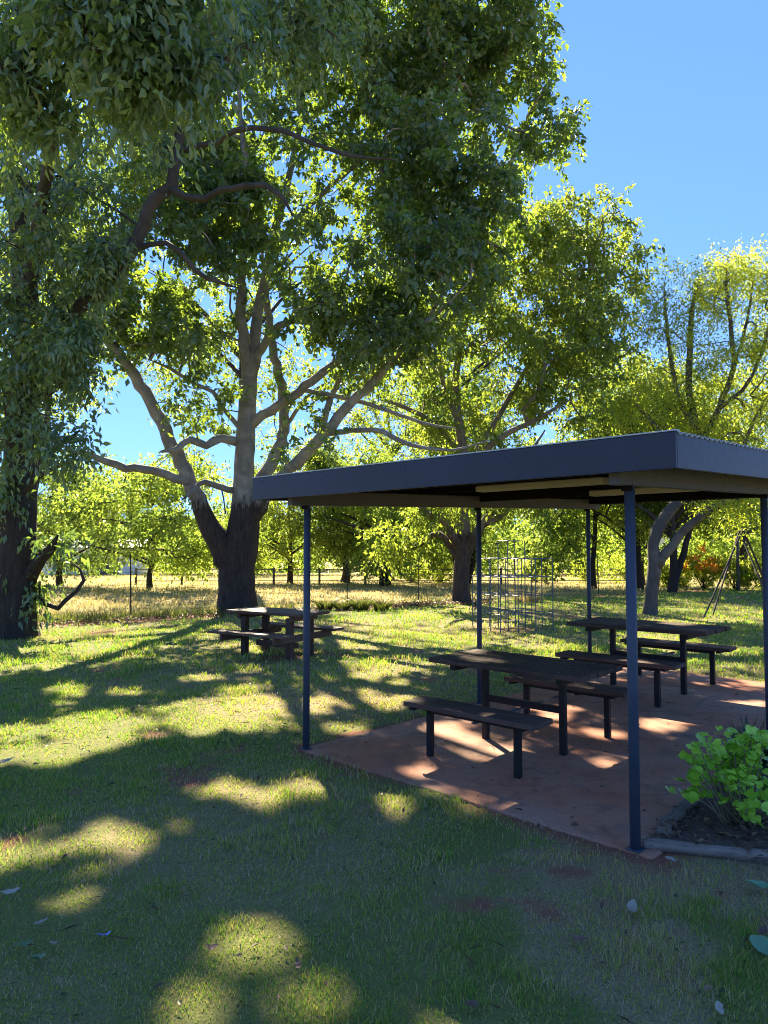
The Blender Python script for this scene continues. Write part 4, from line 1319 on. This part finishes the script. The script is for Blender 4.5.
def geranium():
    c = ground(742, 832)
    root = empty('garden_plant', (c.x, c.y, .05))
    tag(root, 'bushy garden plant with bright lime green rounded leaves in the garden bed', 'plant')
    rs_ = np.random.default_rng(61)
    V, F, T = [], [], []
    mb = MB()
    heads = []
    for k in range(46):
        a = rs_.uniform(0, 2 * math.pi)
        r = rs_.uniform(.04, .35)
        h = rs_.uniform(.16, .52) * (1 - .35 * (r / .4) ** 2)
        p = Vector((math.cos(a) * r * 1.15 + .04, math.sin(a) * r * .8, h))
        mb.tube([(rs_.normal() * .03, rs_.normal() * .03, -.04), (p.x * .55, p.y * .55, h * .45), tuple(p)], [.008, .006, .004], 5)
        heads.append(p)
    for (dx, dz) in ((-.27, .50), (-.22, .53), (-.30, .26), (-.27, .30), (.02, .50), (.06, .53), (.10, .55)):
        p = Vector((dx, -.02, dz))
        mb.tube([(dx * .3, 0, -.04), (dx * .6, -.01, dz * .4), tuple(p)], [.008, .006, .004], 5)
        heads.append(p)
    for p in heads:
        for k in range(rs_.integers(6, 11)):
            o = p + Vector(rs_.normal(size=3) * [.055, .055, .045])
            nrm = Vector((rs_.normal() * .45, rs_.normal() * .45 - .35, 1)).normalized()
            t1 = nrm.orthogonal().normalized(); t2 = nrm.cross(t1)
            R_ = rs_.uniform(.022, .044)
            tw = rs_.uniform(0, 6.28)
            b0 = sum(len(q) for q in V)
            ring = [o - nrm * R_ * .18]
            m = 15
            for j in range(m):
                an = tw + j / m * 2 * math.pi
                lob = 1 + .13 * math.cos(5 * (an - tw))
                if j == 0: lob = .35
                cup = .12 * R_ * math.cos(3 * an) + rs_.normal() * .003
                ring.append(o + (t1 * math.cos(an) + t2 * math.sin(an)) * R_ * lob + nrm * cup)
            V.append(ring)
            for j in range(m):
                F.append((b0, b0 + 1 + j, b0 + 1 + (j + 1) % m))
            T += [float(np.clip(rs_.random() * .95 + .25 * (o.z / .7) - .1, 0, 1))] * (m + 1)
    mb.build('stems', M['stem_pale'], root, smooth_shade=True)
    np_mesh('foliage', np.array([tuple(p) for q in V for p in q]), np.array(F), 3, M['leaf_geranium'], root, {'tint': np.array(T)})
geranium()

def strappy(label, loc, n, h, seed, leaf):
    rs_ = np.random.default_rng(seed)
    V, F, T = [], [], []
    for k in range(n):
        a = rs_.uniform(0, 6.28); L = h * rs_.uniform(.7, 1.25); out = rs_.uniform(.25, .75)
        d = np.array([math.cos(a), math.sin(a), 0]); s = np.array([-d[1], d[0], 0]) * rs_.uniform(.007, .013)
        b0 = len(V); m = 6
        o = rs_.normal(size=3) * [.05, .05, 0]
        for j in range(m + 1):
            t = j / m
            p = o + d * L * out * t ** 1.3 + np.array([0, 0, L * (t - .55 * out * t ** 2.4)])
            wv = (1 - t) ** .6 * (.6 + .4 * min(1, t * 5))
            V += [p - s * wv, p + s * wv]
            T += [rs_.random()] * 2
        for j in range(m):
            F.append((b0 + 2 * j, b0 + 2 * j + 1, b0 + 2 * j + 3, b0 + 2 * j + 2))
    o = np_mesh('strappy_plant', np.array(V), np.array(F), 4, leaf, None, {'tint': np.array(T)}, True)
    o.location = loc
    tag(o, label, 'plant')
    return o
g = ground(752, 778)
strappy('clump of dark strappy leaves in the bed behind the lime green plant', (g.x + .05, g.y + .1, .03), 130, .42, 71, M['leaf_strap'])
strappy('dark strappy clump in the bed at the right edge by the middle post', (g.x + .48, g.y + .1, .03), 110, .40, 72, M['leaf_strap'])

# ------------------------------------------------------------------ single fallen leaves one can point to
def fallen(name, label, px, py, size, mat, seed, rot, cat='fallen leaf', ratio=.5):
    rs_ = random.Random(seed)
    g = ground(px, py)
    V = []
    m = 9
    for j in range(m):
        t = j / (m - 1)
        wv = math.sin(math.pi * min(1, t * .93 + .05)) ** .8 * ratio * .5 * size
        x = (t - .5) * size
        bend = .16 * size * (2 * t - 1) ** 2 + rs_.uniform(-.004, .004)
        V += [(x, -wv, bend + .25 * wv + rs_.uniform(-.003, .003)), (x, 0, bend), (x, wv, bend + .35 * wv + rs_.uniform(-.003, .003))]
    F = []
    for j in range(m - 1):
        for k in (0, 1):
            F.append((3 * j + k, 3 * j + k + 1, 3 * j + k + 4, 3 * j + k + 3))
    o = np_mesh(name, np.array(V), np.array(F), 4, mat, None, {'tint': np.full(len(V), rs_.random())}, True)
    o.location = (g.x, g.y, .034)
    o.rotation_euler = (rs_.uniform(-.3, .5), rs_.uniform(-.3, .3), rot)
    tag(o, label, cat)
    return o
FL = [('large teal green leaf on the grass at the right edge below the log', 757, 893, .14, 'teal_leaf', .4, .65),
      ('teal green leaf at the right edge, lower of the pair', 764, 955, .12, 'teal_leaf', -.6, .7),
      ('pale grey white leaf standing in the lush green patch', 632, 915, .09, 'pale_leaf', 1.1, .55),
      ('curled brown leaf lying in the middle of the shaded lawn', 578, 947, .10, 'brown_leaf', .2, .35),
      ('small pale leaf at the bottom edge right of centre', 719, 1018, .06, 'pale_leaf', 1.3, .6),
      ('pale leaf beside the foot of the front post', 672, 866, .07, 'pale_leaf', -.5, .4),
      ('brown leaf at the right edge between the two teal leaves', 763, 940, .09, 'brown_leaf', .8, .4),
      ('small round dry leaf left of the lower teal leaf', 748, 948, .04, 'dead_leaf', 0, .8),
      ('dark green leaf lying at the lower left, lower of two', 36, 967, .085, 'olive_leaf', 1.2, .7),
      ('narrow dark green leaf at the lower left beside the broad one', 22, 953, .09, 'olive_leaf', .9, .4),
      ('thin pale curled leaf right of the two green leaves', 56, 951, .08, 'pale_leaf', -.3, .28),
      ('whitish curled leaf near the left edge in the sun patch', 10, 899, .09, 'pale_leaf', .5, .35),
      ('grey leaf fragment above the green leaves at lower left', 40, 930, .07, 'pale_leaf', .6, .3),
      ('white leaf clump on the sunny grass at the left edge', 5, 766, .14, 'pale_leaf', .3, .5),
      ('reddish leaf in the large sun patch near the bottom', 212, 955, .06, 'brown_leaf', .3, .5),
      ('brown leaf on the grass left of the large sun patch edge', 298, 973, .06, 'brown_leaf', 1.9, .4),
      ('small brown leaf at the bottom edge left of the small sun patch', 472, 1014, .06, 'brown_leaf', .2, .6)]
for i, (lb, px, py, sz, mt, rot, ra) in enumerate(FL):
    fallen('fallen_leaf', lb, px, py, sz, M[mt], 300 + i, rot, ratio=ra)
fallen('blue_scrap', 'small crumpled blue wrapper lying in the grass at the lower left', 103, 943, .075, M['blue_wrapper'], 340, .9, 'litter', .4)

# ------------------------------------------------------------------ view
scene.render.engine = 'CYCLES'
scene.view_settings.view_transform = 'Standard'
scene.view_settings.look = 'None'
scene.view_settings.exposure = 3.2
scene.view_settings.gamma = 1
cy = scene.cycles
cy.use_denoising = True
scene.render.filter_size = 1.0
cy.pixel_filter_type = 'BLACKMAN_HARRIS'
cy.filter_width = 1.05
cy.max_bounces = 12
cy.diffuse_bounces = 9
cy.glossy_bounces = 3
cy.transmission_bounces = 6
cy.transparent_max_bounces = 6
cy.sample_clamp_indirect = 10
